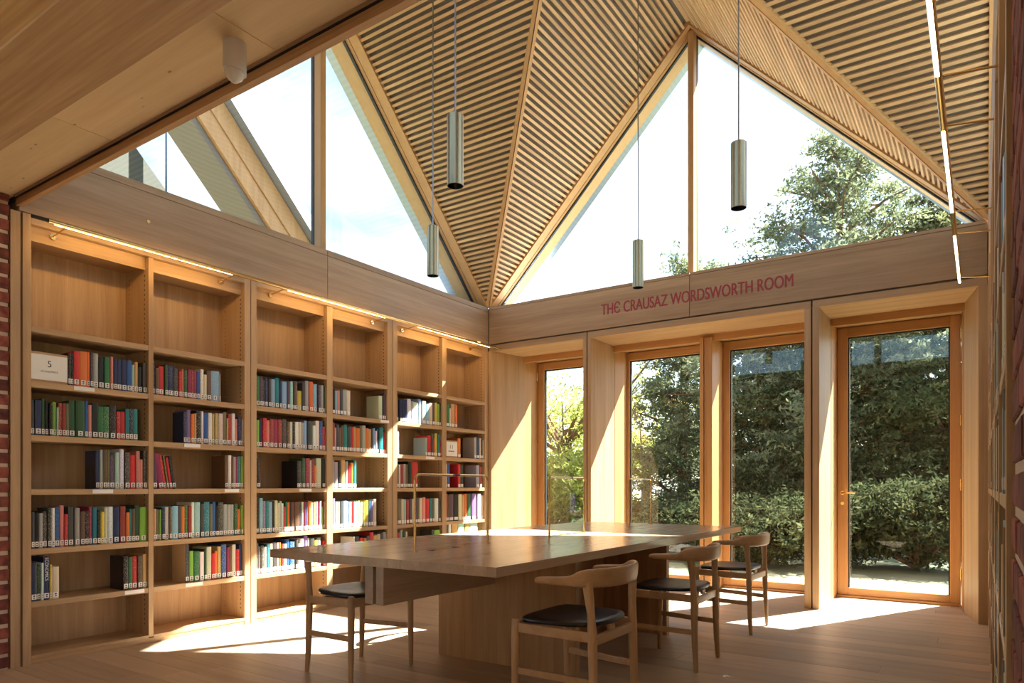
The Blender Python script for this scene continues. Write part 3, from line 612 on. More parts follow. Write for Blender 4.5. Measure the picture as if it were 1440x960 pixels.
def add_book(c, y0, y1, h, zs, tilt, label, group, right=False, xin=0.0):
    base = PAL[c][0]; lum = sum(base) / 3; inkc = (0.75, 0.68, 0.5) if lum < 0.25 else (0.05, 0.05, 0.08)
    w_ = y1 - y0; d = random.uniform(0.14, 0.20) * min(1, h / 0.22 + 0.1)
    me = book_mesh(w_, d, h, jit(base), inkc)
    o = bpy.data.objects.new('book', me); COL.objects.link(o)
    xo = -0.014 - random.random() * 0.010 + xin
    o.location = ((XR - xo) if right else xo, (y0 + y1) / 2, zs + 0.0004)
    rz = math.pi if right else 0
    o.rotation_euler = (R(9) if tilt else 0, 0, rz)
    tag(o, label, 'book', group)
    t = min(0.0022, w_ * 0.2)
    m = MB(); m.box(-d + 0.004, -0.0055, -w_ / 2 + t, w_ / 2 - t, 0.004, h - 0.004); m.build('page_block', pagesM, o)
    lw = min(w_ * 0.86, 0.026); m = MB(); m.box(0.0002, 0.0014, -lw / 2, lw / 2, 0.010, 0.040); sl_ = m.build('spine_label', paper, o)
    m = MB(); m.box(0.0014, 0.0016, -lw * 0.2, lw * 0.2, 0.026, 0.034); m.box(0.0014, 0.0016, -lw * 0.2, lw * 0.2, 0.015, 0.021); m.build('call_number', ink, sl_)
    return o
economics = None
for bay in (1, 2, 3):
    for rown in range(1, 6):
        lst = parse_cell((bay, rown))
        for i, (c, y0, y1, h, tilt, zs) in enumerate(lst):
            hw = 'tall ' if h > 0.245 else ('short ' if h < 0.185 else '')
            lab = '%s%s book%s, %s from left, %s, %s, left wall' % (hw, PAL[c][1], ' leaning left' if tilt else '', ORD[i + 1], ROWN[rown], BAYN[bay])
            o = add_book(c, y0, y1, h, zs, tilt, lab, 'books on the left wall shelves')
            if (bay, rown, i) == (2, 5, 0):      # dark spine, tan printed cover facing the empty part of the shelf
                cc = []
                for p in o.data.polygons: cc += [((0.58, 0.42, 0.25, 1) if p.normal.y < -0.5 and p.center.x < -0.006 else (0.05, 0.05, 0.06, 1))] * p.loop_total
                o.data.color_attributes['Col'].data.foreach_set('color', np.array(cc, dtype=np.float32).ravel())
            if (bay, rown, i) == (1, 5, 3):
                economics = (o, y1 - y0, h)
                o['label'] = 'tall navy blue book titled economics in white, fifth row, leftmost bay, left wall'
o, bw, bh = economics
me = fit(text_obj('title', 'ECONOMICS', 0.05, white, 0.0002), 0.135, bw * 0.62)
t_ = link('title', me, None, o); t_.matrix_local = Matrix.Translation((0.0016, bw * 0.31, bh - 0.006)) @ Matrix(((0, 0, 1, 0), (0, -1, 0, 0), (-1, 0, 0, 0), (0, 0, 0, 1))).transposed().inverted() if False else Matrix.Identity(4)
t_.matrix_local = Matrix(((0, 0, 1, 0.0018), (0, 1, 0, -bw * 0.31), (-1, 0, 0, bh - 0.006), (0, 0, 0, 1)))

# remaining, smaller books of the far bays and of the right wall: one object
V, F, CC, IK = [], [], [], []
def far_book(c, y0, y1, h, zs, right=False, d=0.16, x=-0.018):
    global V, F
    v, f = cover_geo(y1 - y0, d, h); b = len(V); s = -1 if right else 1
    V += [((XR - x if right else x) + s * p[0], (y0 + y1) / 2 + s * p[1], zs + p[2]) for p in v]
    col = jit(PAL[c][0]); F += [tuple(b + k for k in q) for q in f]; CC.extend([(*col, 1)] * len(f))
    w_ = y1 - y0
    def bx(x0, x1, a0, a1, z0, z1, cc):
        b = len(V); xx = XR - x if right else x
        for zz in (z0, z1):
            for px_, py_ in ((x0, a0), (x1, a0), (x1, a1), (x0, a1)): V.append((xx + s * px_, (y0 + y1) / 2 + s * py_, zs + zz))
        for q in ((0, 3, 2, 1), (4, 5, 6, 7), (0, 1, 5, 4), (1, 2, 6, 5), (2, 3, 7, 6), (3, 0, 4, 7)): F.append(tuple(b + k for k in q)); CC.append((*cc, 1))
    bx(-d + .004, -.0055, -w_ / 2 + .0015, w_ / 2 - .0015, .004, h - .004, (.72, .66, .54))
    bx(.0002, .0016, -w_ * .4, w_ * .4, .010, .040, (.8, .78, .74))
for bay in (4, 5, 6):
    for rown in range(1, 6):
        for (c, y0, y1, h, tilt, zs) in parse_cell((bay, rown)): far_book(c, y0, y1, h, zs)
keys = list(PAL)
rn = 0
near_specs = {  # right wall, nearest bay: big volumes seen edge-on
  1: 'N N K g S', 2: 'g W U w S', 3: 'K K W N', 4: 'K C W S', 5: 'w K'}
for bi, (b0, b1) in enumerate(BAYS):
    for rown in range(0, 6):
        zs = SHELF_Z[rown]
        if rown == 0: continue
        y = b0 + 0.01; i = 0
        specs = near_specs.get(rown, '').split() if bi == 0 else []
        limit = b1 - 0.01 - (0.2 if random.random() < 0.4 else 0)
        while y < limit:
            if i < len(specs):
                w_ = random.uniform(0.035, 0.06); c = specs[i]; h = random.uniform(0.24, 0.285)
                add_book(c, y, min(y + w_, b1 - 0.004), h, zs, False, 'large %s book, %s from the near end, %s of nearest right wall bay' % (PAL[c][1], ORD[i + 1], ROWN[rown]), 'books on the right wall shelves', True, xin=random.uniform(0.0, 0.010)); rn += 1
            else:
                w_ = random.choice((0.016, 0.02, 0.026, 0.034, 0.042)); c = random.choice('KKCNSWwwWSTgHMUAK'); far_book(c, y, min(y + w_, b1 - 0.003), random.uniform(0.2, 0.285), zs, True, d=0.18, x=random.uniform(-0.02, -0.002))
            y += w_ + 0.0012; i += 1
me = bpy.data.meshes.new('distant_books'); me.from_pydata(V, [], F); me.materials.append(bookM)
cols = []
for p, c in zip(me.polygons, CC): cols += [c] * p.loop_total
colattr(me, 'Col', cols); colattr(me, 'Ink', [(0, 0, 0, 0)] * len(cols))
o = link('distant_books', me); tag(o, 'rows of assorted labelled books in the farther bays and along the right wall', 'books', kind='stuff')

# lying / special books, bookends, shelf cards, section signs
def bookend(y, zs, w_=0.10, h=0.14, label=''):
    r_ = empty('bookend', (-0.03, y, zs), label=label, cat='bookend', group='black metal bookends'); og = r_.location.copy()
    m = MB(og); n = 10
    # upright plate with arched slot, facing along the shelf
    outer = [(-w_, 0), (-w_, h - 0.015), (-w_ + 0.015, h), (-0.015, h), (0, h - 0.015), (0, 0)]
    cx_, hw = -w_ / 2, w_ * 0.22; inner = [(cx_ + hw, 0)] + [(cx_ + hw * math.cos(t), h * 0.55 + hw * math.sin(t)) for t in np.linspace(0, math.pi, 9)] + [(cx_ - hw, 0)]
    ring = outer + inner
    m.prism([(-0.03 + px_, y - 0.0012, zs + pz_) for px_, pz_ in ring], [(-0.03 + px_, y + 0.0012, zs + pz_) for px_, pz_ in ring])
    m.build('plate', black, r_)
    m = MB(og); m.box(-0.03 - w_, -0.03, y, y + 0.09, zs, zs + 0.0015); m.build('foot', black, r_)
    return r_
bookend(on_x(40 + 775 / 8.229, 680, -0.03)[1], SHELF_Z[3], 0.12, 0.15, 'black metal bookend against the third row of books, leftmost bay')
bookend(on_x(213 + 470 / 10.588, 620, -0.03)[1], SHELF_Z[2], 0.12, 0.15, 'black metal bookend against the second row of books, second bay')
bookend(on_x(213 + 512 / 10.588, 820, -0.03)[1], SHELF_Z[5], 0.12, 0.145, 'black metal bookend before a cream cover, fifth row, second bay')
bookend(on_x(213 + 1092 / 10.588, 680, -0.03)[1], SHELF_Z[3], 0.12, 0.14, 'black metal bookend in the third row, right side of second bay')
bookend(on_x(357 + 810 / 13.33, 680, -0.03)[1], SHELF_Z[3], 0.12, 0.15, 'black metal bookend against dark books, third row, third bay')
bookend(on_x(462 + 1150 / 16.36, 580, -0.03)[1], SHELF_Z[1], 0.12, 0.14, 'black metal bookend against a pale green cover, top row, fourth bay')
bookend(on_x(554 + 482 / 10.91, 640, -0.03)[1], SHELF_Z[2], 0.12, 0.15, 'black metal bookend in the second row of the fifth bay')
bookend(on_x(554 + 1225 / 10.91, 640, -0.03)[1], SHELF_Z[2], 0.12, 0.15, 'black metal bookend beside the small section sign, sixth bay')
def card(u0, u1, k, where):
    z = SHELF_Z[k]; y0 = on_x(u0, 600, 0.0)[1]; y1 = on_x(u1, 600, 0)[1]
    r_ = box('shelf_label', -0.0015, 0.0015, y0, y1, z - 0.027, z - 0.003, paper); tag(r_, 'narrow white card on the shelf edge %s' % where, 'label', 'white shelf edge cards')
for a in ((104, 133, 1, 'under the top row, leftmost bay'), (130, 159, 3, 'under the third row, leftmost bay'), (175.5, 203, 5, 'under the fifth row, leftmost bay'), (259, 281.5, 2, 'under the second row, second bay'),
          (316, 336, 3, 'under the third row, second bay'), (261, 285, 5, 'under the fifth row, second bay'), (421, 438, 3, 'under the third row, third bay'), (535, 547, 1, 'under the top row, fourth bay'), (599, 611, 2, 'under the second row, fifth bay')): card(*a)
def sign(u0, u1, k, big, small, label):
    z = SHELF_Z[k]; y0 = on_x(u0, 600, -0.005)[1]; y1 = on_x(u1, 600, -0.005)[1]; yc = (y0 + y1) / 2; wd = y1 - y0; h = 0.178 if wd > 0.15 else 0.17
    r_ = empty('section_sign', (-0.01, yc, z), label=label, cat='sign'); og = r_.location.copy()
    MB(og).box(-0.03, -0.010, y0, y1, z, z + h).build('oak_block', oakY, r_, 0.0015)
    MB(og).box(-0.0099, -0.0085, y0 + 0.001, y1 - 0.001, z + 0.014, z + h - 0.014).build('paper_card', paper, r_)
    me = fit(text_obj('numeral', big, 0.05, ink, 0.0001), 0.020 * len(big), 0.038); t = link('numeral', me, None, r_)
    t.matrix_local = Matrix(((0, 0, 1, 0.0018), (1, 0, 0, -0.010 * len(big)), (0, 1, 0, h * 0.52), (0, 0, 0, 1)))
    me = fit(text_obj('heading', small, 0.05, ink, 0.0001), wd * 0.46, 0.010); t = link('heading', me, None, r_)
    t.matrix_local = Matrix(((0, 0, 1, 0.0018), (1, 0, 0, -wd * 0.23), (0, 1, 0, h * 0.34), (0, 0, 0, 1)))
sign(43.6, 95.5, 1, '5', 'ECONOMICS', 'white section sign numbered 5 at the left end of the top row')
sign(626.5, 643.5, 2, '11', 'HISTORY' if False else '---------', 'small white section sign numbered 11 in the sixth bay')

# ================================================================== PENDANT LAMPS
def pendant(x, y, label):
    zb, ln, rr = 2.64, 0.375, 0.0435
    r_ = empty('pendant_lamp', (x, y, zb), label=label, cat='lamp', group='brushed brass cylinder pendants'); og = r_.location.copy()
    m = MB(og); n = 40; prof = [(rr, zb), (rr, zb + ln - 0.002), (rr - 0.002, zb + ln), (0.006, zb + ln)]
    def lathe(m, prof, n):
        b = len(m.v)
        for rad, z in prof:
            for j in range(n): t = 2 * math.pi * j / n; m.v.append(tuple(Vector((x + rad * math.cos(t), y + rad * math.sin(t), z)) - m.o))
        for i in range(len(prof) - 1):
            for j in range(n): m.f.append((b + i * n + j, b + i * n + (j + 1) % n, b + (i + 1) * n + (j + 1) % n, b + (i + 1) * n + j)); m.m.append(0)
    lathe(m, prof, n); m.build('body', brushed, r_, smooth=True)
    m = MB(og); lathe(m, [(rr, zb), (rr - 0.003, zb), (rr - 0.004, zb + 0.03), (0.022, zb + 0.05), (0.001, zb + 0.05)], n); bf_ = m.build('baffle', black, r_, smooth=True)
    m = MB(og); lathe(m, [(0.020, zb + 0.046), (0.012, zb + 0.040), (0.001, zb + 0.038)], n); m.build('lens', plain('lens_glass', (0.25, 0.18, 0.14), 0.1), bf_, smooth=True)
    m = MB(og); m.tube([(x, y, zb + ln), (x, y, AP + 0.02)], 0.0045, 8); m.build('cable', steel, r_, smooth=True)
pendant(2.30, -3.47, 'brass cylinder pendant nearest the low ceiling, largest of the four')
pendant(1.17, -2.33, 'brass cylinder pendant hanging before the left gable, leftmost of four')
pendant(2.33, -1.17, 'brass cylinder pendant hanging over the lettered frieze, lowest in view')
pendant(3.46, -2.33, 'brass cylinder pendant hanging against the large gable window, rightmost of four')

# sensor on the low ceiling
sx, sy = 2.273, -4.766
r_ = empty('motion_detector', (sx, sy, 2.722), label='white cylindrical detector on the underside of the low spruce ceiling', cat='detector'); og = r_.location.copy()
m = MB(og); n = 36; top = [(sx + 0.042 * math.cos(t), sy + 0.042 * math.sin(t), 2.722) for t in np.linspace(0, 2 * math.pi, n, endpoint=False)]
dirv = Vector((0.35, -0.94, 0)).normalized()
bot = [(p[0], p[1], 2.615 - 0.22 * (Vector((p[0] - sx, p[1] - sy, 0)).dot(Vector((0.8, 0.6, 0))))) for p in top]
m.prism(top, bot); m.build('housing', white, r_, smooth=True)
m = MB(og)
pts = [Vector((sx, sy, 2.615)) + Vector((0, 0, -k)) for k in (0, 0.01, 0.025, 0.038, 0.043)]
m.tube(pts, [0.037, 0.036, 0.028, 0.013, 0.002], 24); m.build('lens_dome', plain('lens_white', (0.70, 0.68, 0.62), 0.25), r_, smooth=True)

# ================================================================== TABLE
TX0, TX1, TY0, TY1, TZ = 1.54, 2.985, -4.06, -0.60, 0.72
r_ = empty('reading_table', (2.265, -2.33, 0), label='long oak reading table with solid panel legs in the middle of the room', cat='table'); og = r_.location.copy()
# top in glued staves
x = TX0; seam = 2.455; stv = []
while x < TX1 - 0.02:
    x2 = min(x + 0.1205, TX1)
    for s_ in (seam,):
        if x < s_ < x2 - 0.01 or (x < s_ and x2 > s_): x2 = s_
    g0 = 0.0012 if abs(x - seam) < 1e-6 else 0.0
    MB(og).box(x + g0, x2 - 0.0001, TY0, TY1, TZ - 0.042, TZ).build('top_stave', tableM, r_, 0.0006)
    x = x2
MB(og).box(2.11, 2.165, -3.94, -0.72, 0.475, TZ - 0.042).build('rail_beam', tableM, r_, 0.002)
MB(og).box(2.185, 2.235, -3.94, -0.72, 0.475, TZ - 0.042).build('rail_beam', tableM, r_, 0.002)
for (a, b) in ((-3.014, -2.965), (-1.69, -1.642)):
    MB(og).box(1.80, 2.775, a, b, 0, TZ - 0.042).build('leg_panel', oakZ, r_, 0.002)
MB(og).box(2.245, 2.285, -2.965, -1.69, 0.0, TZ - 0.042).build('centre_panel', oakZ, r_, 0.002)
def slot_mat(): return cutsteel
for yc in (-3.44, -2.205, -0.975):
    m = MB(og); m.box(2.250, 2.282, yc - 0.24, yc + 0.24, TZ - 0.0005, TZ + 0.0006); m.build('brass_channel', brass, r_)
    for k_ in range(4):
        yy = yc - 0.18 + k_ * 0.10; m = MB(og); m.tube([(2.266, yy, TZ + 0.0004), (2.266, yy, TZ + 0.0028)], 0.020, 16); m.build('socket_flap', black if k_ % 2 == 0 else brass, r_)
# table lights: L-shaped rods in facing pairs
def lampL(yfoot, ytip, x, label):
    r2 = empty('table_lamp', (x, yfoot, TZ), label=label, cat='lamp', group='brass rod table lamps'); og2 = r2.location.copy(); s = 1 if ytip > yfoot else -1; zt = 1.108
    pts = [(x, yfoot, TZ)] + [(x, yfoot, zt - 0.03)] + [(x, yfoot + s * 0.03 * (1 - math.cos(t)), zt - 0.03 + 0.03 * math.sin(t)) for t in np.linspace(0.3, 1.27, 4)] + [(x, yfoot + s * 0.03, zt), (x, ytip - s * 0.02, zt)]
    m = MB(og2); m.tube(pts, 0.0062, 12); rod_ = m.build('rod', brass, r2, smooth=True)
    m = MB(og2); m.tube([(x, ytip - s * 0.02, zt), (x, ytip, zt)], 0.0064, 12); m.build('end_cap', black, r2, smooth=True)
    m = MB(og2); m.tube([(x, yfoot, TZ), (x, yfoot, TZ + 0.004)], 0.016, 18); m.build('foot', brass, r2, smooth=True)
    m = MB(og2); m.box(x - 0.003, x + 0.003, min(yfoot + s * 0.05, ytip - s * 0.03), max(yfoot + s * 0.05, ytip - s * 0.03), zt - 0.0072, zt - 0.0058); m.build('diffuser', white, rod_)
pr_ = ((-3.753, -3.132, 'nearest'), (-2.471, -1.938, 'middle'), (-1.235, -0.715, 'farthest'))
for (a, b, nm) in pr_:
    mid = (a + b) / 2 + 0.02
    lampL(a, mid - 0.012 if nm == 'nearest' else mid + 0.02, 2.268 if nm == 'nearest' else 2.281, 'thin L-shaped brass rod lamp, near half of the %s pair on the table' % nm)
    lampL(b, mid + 0.012 if nm == 'nearest' else mid - 0.05, 2.266 if nm == 'nearest' else 2.252, 'thin L-shaped brass rod lamp, far half of the %s pair on the table' % nm)

# ================================================================== CHAIRS
def make_chair():
    r_ = empty('armchair', (0, 0, 0))
    def leg(sx_, rear):
        m = MB()
        if rear:
            pts = [(sx_ * 0.208, -0.200, 0), (sx_ * 0.205, -0.192, 0.12), (sx_ * 0.203, -0.186, 0.35), (sx_ * 0.203, -0.184, 0.435), (sx_ * 0.208, -0.181, 0.51), (sx_ * 0.220, -0.176, 0.60), (sx_ * 0.226, -0.172, 0.650)]
            m.tube(pts, [0.0125, 0.0165, 0.020, 0.0195, 0.0165, 0.022, 0.025], 12, ry=[1, 1, 1, 0.95, 0.9, 0.75, 0.65])
        else:
            pts = [(sx_ * 0.236, 0.185, 0), (sx_ * 0.234, 0.184, 0.15), (sx_ * 0.231, 0.183, 0.36), (sx_ * 0.231, 0.183, 0.454), (sx_ * 0.231, 0.183, 0.460)]
            m.tube(pts, [0.0125, 0.0165, 0.0195, 0.018, 0.014], 14)
        m.build('rear_leg' if rear else 'front_leg', chairM, r_, smooth=True)
    for s in (-1, 1): leg(s, True); leg(s, False)
    def bar(name, p, q, hz, th):
        p, q = Vector(p), Vector(q); d = (q - p).normalized(); n = Vector((-d.y, d.x, 0)) * th / 2; u = Vector((0, 0, hz / 2))
        m = MB(); m.prism([p - n - u, p + n - u, p + n + u, p - n + u], [q - n - u, q + n - u, q + n + u, q - n + u]); m.build(name, chairH, r_, 0.004, 2, True)
    for s in (-1, 1):
        bar('side_rail', (s * 0.228, 0.18, 0.422), (s * 0.204, -0.185, 0.412), 0.042, 0.020)
        bar('side_stretcher', (s * 0.232, 0.18, 0.232), (s * 0.204, -0.188, 0.222), 0.030, 0.016)
    bar('front_rail', (-0.226, 0.184, 0.420), (0.226, 0.184, 0.420), 0.042, 0.020)
    bar('rear_rail', (-0.20, -0.186, 0.396), (0.20, -0.186, 0.396), 0.040, 0.020)
    # bowed arm and back rail
    P = [(-0.262, 0.055, 0.645, .020, .012, .012), (-0.267, 0.035, 0.647, .025, .015, .015), (-0.273, -0.02, 0.649, .023, .017, .017), (-0.271, -0.075, 0.651, .021, .019, .018), (-0.260, -0.118, 0.652, .018, .022, .021), (-0.249, -0.145, 0.652, .0160, .025, .046),
         (-0.225, -0.180, 0.651, .0145, .028, .054), (-0.165, -0.218, 0.650, .013, .029, .055), (-0.085, -0.241, 0.649, .0125, .029, .056)]
    P = P + [(0, -0.248, 0.649, .0125, .029, .056)] + [(-a, b, c, d, e, f) for a, b, c, d, e, f in P[::-1]]
    m = MB(); n = 14; N = len(P)
    for i, (px_, py_, pz_, hw, dn, up_) in enumerate(P):
        a = Vector(P[max(i - 1, 0)][:2]); b = Vector(P[min(i + 1, N - 1)][:2]); d = (b - a).normalized(); nn = Vector((-d.y, d.x))
        for j in range(n):
            t = 2 * math.pi * j / n; c_, s_ = math.cos(t), math.sin(t); e = 0.62
            ox = hw * (abs(c_) ** e) * (1 if c_ >= 0 else -1); oz = (up_ if s_ >= 0 else dn) * (abs(s_) ** e) * (1 if s_ >= 0 else -1)
            lean = -0.10 * oz if abs(px_) < 0.24 else 0
            m.v.append((px_ + nn.x * (ox), py_ + nn.y * ox + lean, pz_ + oz))
    for i in range(N - 1):
        for j in range(n): m.f.append((i * n + j, i * n + (j + 1) % n, (i + 1) * n + (j + 1) % n, (i + 1) * n + j)); m.m.append(0)
    m.f.append(tuple(range(n))[::-1]); m.f.append(tuple((N - 1) * n + j for j in range(n))); m.m += [0, 0]
    o = m.build('arm_and_back_rail', chairH, r_, smooth=True)
    sub = o.modifiers.new('sub', 'SUBSURF'); sub.levels = 1; sub.render_levels = 1
    # seat pad: broad front, rounded back corners, slightly dished
    ring = [(-0.219, 0.172), (-0.150, 0.190), (-0.05, 0.194), (0.05, 0.194), (0.150, 0.190), (0.219, 0.172), (0.214, 0.06), (0.206, -0.05), (0.190, -0.135), (0.145, -0.178), (0.05, -0.190), (-0.05, -0.190), (-0.145, -0.178), (-0.190, -0.135), (-0.206, -0.05), (-0.214, 0.06)]
    m = MB(); n = len(ring); lev = [(0.95, 0.440), (0.99, 0.442), (1.015, 0.452), (1.0, 0.464), (0.93, 0.469), (0.6, 0.464), (0.25, 0.460)]
    for sc_, z in lev:
        for (a, b) in ring: m.v.append((a * sc_, (b + 0.01) * sc_ - 0.01, z + (0.004 if b < -0.1 else 0)))
    for i in range(len(lev) - 1):
        for j in range(n): m.f.append((i * n + j, i * n + (j + 1) % n, (i + 1) * n + (j + 1) % n, (i + 1) * n + j)); m.m.append(0)
    m.f.append(tuple(range(n))[::-1]); m.f.append(tuple((len(lev) - 1) * n + j for j in range(n))); m.m += [0, 0]
    o = m.build('seat_pad', leather, r_, smooth=True); sub = o.modifiers.new('sub', 'SUBSURF'); sub.levels = 1; sub.render_levels = 1
    o['label'] = 'black leather seat pad'
    m = MB(); m.box(-0.03, 0.03, -0.178, -0.166, 0.416, 0.440); m.build('seat_block', chairM, r_)
    return r_
proto = make_chair()
def chair(x, y, rz, label, first=False):
    if first: o = proto
    else:
        o = proto.copy(); COL.objects.link(o)
        for ch in proto.children:
            c = ch.copy(); COL.objects.link(c); c.parent = o
    o.location = (x, y, 0); o.rotation_euler = (0, 0, rz)
    tag(o, label, 'chair', 'oak armchairs around the table')
P2 = math.pi / 2
chair(3.075, -3.548, P2, 'oak armchair with black leather seat, nearest on the right of the table', True)
chair(3.078, -2.33, P2 + R(1.2), 'oak armchair with black leather seat, middle one on the table\'s right side')
chair(3.072, -1.152, P2 - R(1), 'oak armchair with black leather seat, right of the table nearest the windows')
chair(1.645, -3.535, -P2, 'oak armchair with black seat, nearest one between table and bookcases')
chair(1.645, -2.33, -P2, 'oak armchair behind the table leg panel, middle one on the bookcase side')
chair(1.63, -1.12, -P2, 'oak armchair mostly hidden behind the table, far end of the bookcase side')

# ================================================================== OUTSIDE
def ground_mat():
    m, t, b = principled('garden_ground'); Lk = t.links.new
    c = t.nodes.new('ShaderNodeTexCoord'); n = t.nodes.new('ShaderNodeTexNoise'); n.inputs['Scale'].default_value = 0.6; n.inputs['Detail'].default_value = 8; Lk(c.outputs['Object'], n.inputs['Vector'])
    r = t.nodes.new('ShaderNodeValToRGB'); r.color_ramp.elements[0].color = (0.07, 0.085, 0.035, 1); r.color_ramp.elements[1].color = (0.20, 0.19, 0.11, 1); r.color_ramp.elements[0].position = 0.42; r.color_ramp.elements[1].position = 0.6
    Lk(n.outputs['Fac'], r.inputs['Fac']); Lk(r.outputs[0], b.inputs['Base Color']); b.inputs['Roughness'].default_value = 0.95; return m
gd = box('ground', -60, 60, 1.0, 90, -0.3, -0.06, ground_mat()); tag(gd, 'garden ground outside the windows', kind='structure')
g2 = box('ground', -60, 60, -60, -11.3, -0.3, -0.06, MATS.get('x') or gd.data.materials[0]); tag(g2, 'ground outside the far library wall', kind='structure')
g3 = box('ground', -60, -2.95, -11.3, 1.0, -0.3, -0.06, gd.data.materials[0]); tag(g3, 'ground outside the left wall', kind='structure')
g4 = box('ground', 7.65, 60, -11.3, 1.0, -0.3, -0.06, gd.data.materials[0]); tag(g4, 'ground outside the right wall', kind='structure')
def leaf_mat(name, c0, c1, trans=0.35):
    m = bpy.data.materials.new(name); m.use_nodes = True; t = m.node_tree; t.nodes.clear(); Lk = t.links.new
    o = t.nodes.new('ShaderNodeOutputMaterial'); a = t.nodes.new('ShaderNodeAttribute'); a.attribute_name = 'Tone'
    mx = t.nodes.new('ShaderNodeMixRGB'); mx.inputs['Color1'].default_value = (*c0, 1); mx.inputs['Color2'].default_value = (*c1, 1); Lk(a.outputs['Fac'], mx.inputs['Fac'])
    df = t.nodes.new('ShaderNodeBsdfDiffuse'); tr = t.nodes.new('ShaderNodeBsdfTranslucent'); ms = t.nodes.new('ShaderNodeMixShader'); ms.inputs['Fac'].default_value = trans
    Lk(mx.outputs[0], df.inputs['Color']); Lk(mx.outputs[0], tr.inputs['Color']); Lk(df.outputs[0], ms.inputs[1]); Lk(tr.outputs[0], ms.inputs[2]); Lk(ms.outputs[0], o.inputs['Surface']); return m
needle = leaf_mat('needle_foliage', (0.09, 0.12, 0.07), (0.36, 0.37, 0.22))
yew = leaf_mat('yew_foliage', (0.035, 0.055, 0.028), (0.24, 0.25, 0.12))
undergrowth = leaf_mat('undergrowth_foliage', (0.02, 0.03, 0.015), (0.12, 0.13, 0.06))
spring = leaf_mat('spring_foliage', (0.26, 0.30, 0.07), (0.60, 0.58, 0.16), 0.45)
bark = plain('bark', (0.16, 0.085, 0.05), 0.95)
def foliage(centers, radii, n, size, flat=0.6, clump=26):
    """leaf quads in tufts around the given blob centres"""
    centers = np.array(centers); radii = np.array(radii, float); vol = radii[:, 0] * radii[:, 1] * radii[:, 2]; pr = vol ** 0.8 / np.sum(vol ** 0.8)
    nt_ = n // clump; idx = RNG.choice(len(centers), nt_, p=pr)
    d = RNG.normal(size=(nt_, 3)); d /= np.linalg.norm(d, axis=1)[:, None]; rr = RNG.uniform(0.35, 1.0, nt_) ** 0.5
    tp = centers[idx] + d * rr[:, None] * radii[idx]
    od = tp - centers[idx]; od[:, 2] *= 0.3; od /= (np.linalg.norm(od, axis=1)[:, None] + 1e-6)
    tp = np.repeat(tp, clump, 0); od = np.repeat(od, clump, 0); N = len(tp)
    tl = RNG.uniform(-1, 1, (N, 1)) * size * 3.2
    p = tp + od * tl + RNG.normal(size=(N, 3)) * size * np.array([1.0, 1.0, 0.55])
    a = RNG.normal(size=(N, 3)) + od * 1.0; a /= np.linalg.norm(a, axis=1)[:, None]
    b = RNG.normal(size=(N, 3)); b[:, 2] *= flat; b -= a * np.sum(a * b, 1)[:, None]; b /= np.linalg.norm(b, axis=1)[:, None]
    s = size * RNG.uniform(0.5, 1.1, (N, 1)); A = a * s; B = b * s * 0.38
    V = np.stack([p - A, p + B, p + A, p - B], 1).reshape(-1, 3)
    tone = np.repeat(np.clip(RNG.normal(0.35, 0.22, nt_), 0, 1), clump); tone = np.clip(tone + RNG.normal(0, 0.12, N), 0, 1)
    return V, tone
def quads_obj(name, V, tone, mat, parent):
    n = len(V) // 4; me = bpy.data.meshes.new(name); me.vertices.add(len(V)); me.vertices.foreach_set('co', V.ravel()); me.loops.add(n * 4); me.polygons.add(n)
    me.loops.foreach_set('vertex_index', np.arange(n * 4)); me.polygons.foreach_set('loop_start', np.arange(0, n * 4, 4)); me.polygons.foreach_set('loop_total', np.full(n, 4)); me.update(calc_edges=True)
    at = me.attributes.new('Tone', 'FLOAT', 'FACE'); at.data.foreach_set('value', tone.astype(np.float32)); me.materials.append(mat)
    o = bpy.data.objects.new(name, me); COL.objects.link(o); o.parent = parent; o['kind'] = 'stuff'; return o
def place(u, depth): p = C0 + (FW + RT * (u - 720) / FPX) * depth; return Vector((p[0], p[1], 0))
def zat(v, depth): return C0[2] + (HOR - v) / FPX * depth
def conifer(u, depth, top_v, spread, n, label, size=0.10, low=0.2, trunks=1, seed=1, mat=None, nb=34, full=0.0):
    rnd = random.Random(seed); base = place(u, depth); H = zat(top_v, depth)
    r_ = empty('conifer_tree', base, label=label, cat='tree', group='evergreen trees outside'); 
    m = MB(); 
    for k in range(trunks):
        ox = (k - (trunks - 1) / 2) * 0.7
        m.tube([(ox, 0, -0.1), (ox * 1.1 + rnd.uniform(-.1, .1), rnd.uniform(-.1, .1), H * 0.4), (ox * 0.9, 0, H * 0.92)], [0.20, 0.14, 0.02], 8)
    cen, rad = [], []
    for i in range(nb):
        f = (i + 0.5) / nb; z = low + (H - low) * f; reach = spread * ((1 - f) ** 0.6 * (1 - full) + min(1, (1 - f) * 2.2) ** 0.7 * full) * rnd.uniform(0.55, 1.05) + 0.15; an = i * 2.399 + rnd.uniform(-.4, .4)
        tip = Vector((math.cos(an) * reach, math.sin(an) * reach, z + rnd.uniform(-0.1, 0.35)))
        m.tube([(0, 0, max(0.2, z - reach * 0.25)), tuple(tip * 0.5 + Vector((0, 0, z * 0.5 - 0.05))), (tip.x * 0.86, tip.y * 0.86, tip.z)], [0.045, 0.028, 0.008], 5)
        for k in range(4):
            q = (0.35 + 0.25 * k); c = Vector((tip.x * q, tip.y * q, z + rnd.uniform(-0.12, 0.12) + 0.1 * q)); rr = (0.55 + 0.20 * spread * (1 - f)) * rnd.uniform(0.5, 0.9) * (1.15 - 0.25 * k)
            cen.append(tuple(c)); rad.append((rr, rr, rr * 0.42 + 0.08))
    m.build('trunk_and_boughs', bark, r_)
    V, tone = foliage(cen, rad, n, size); quads_obj('needles', V, tone, mat or needle, r_)
    return r_
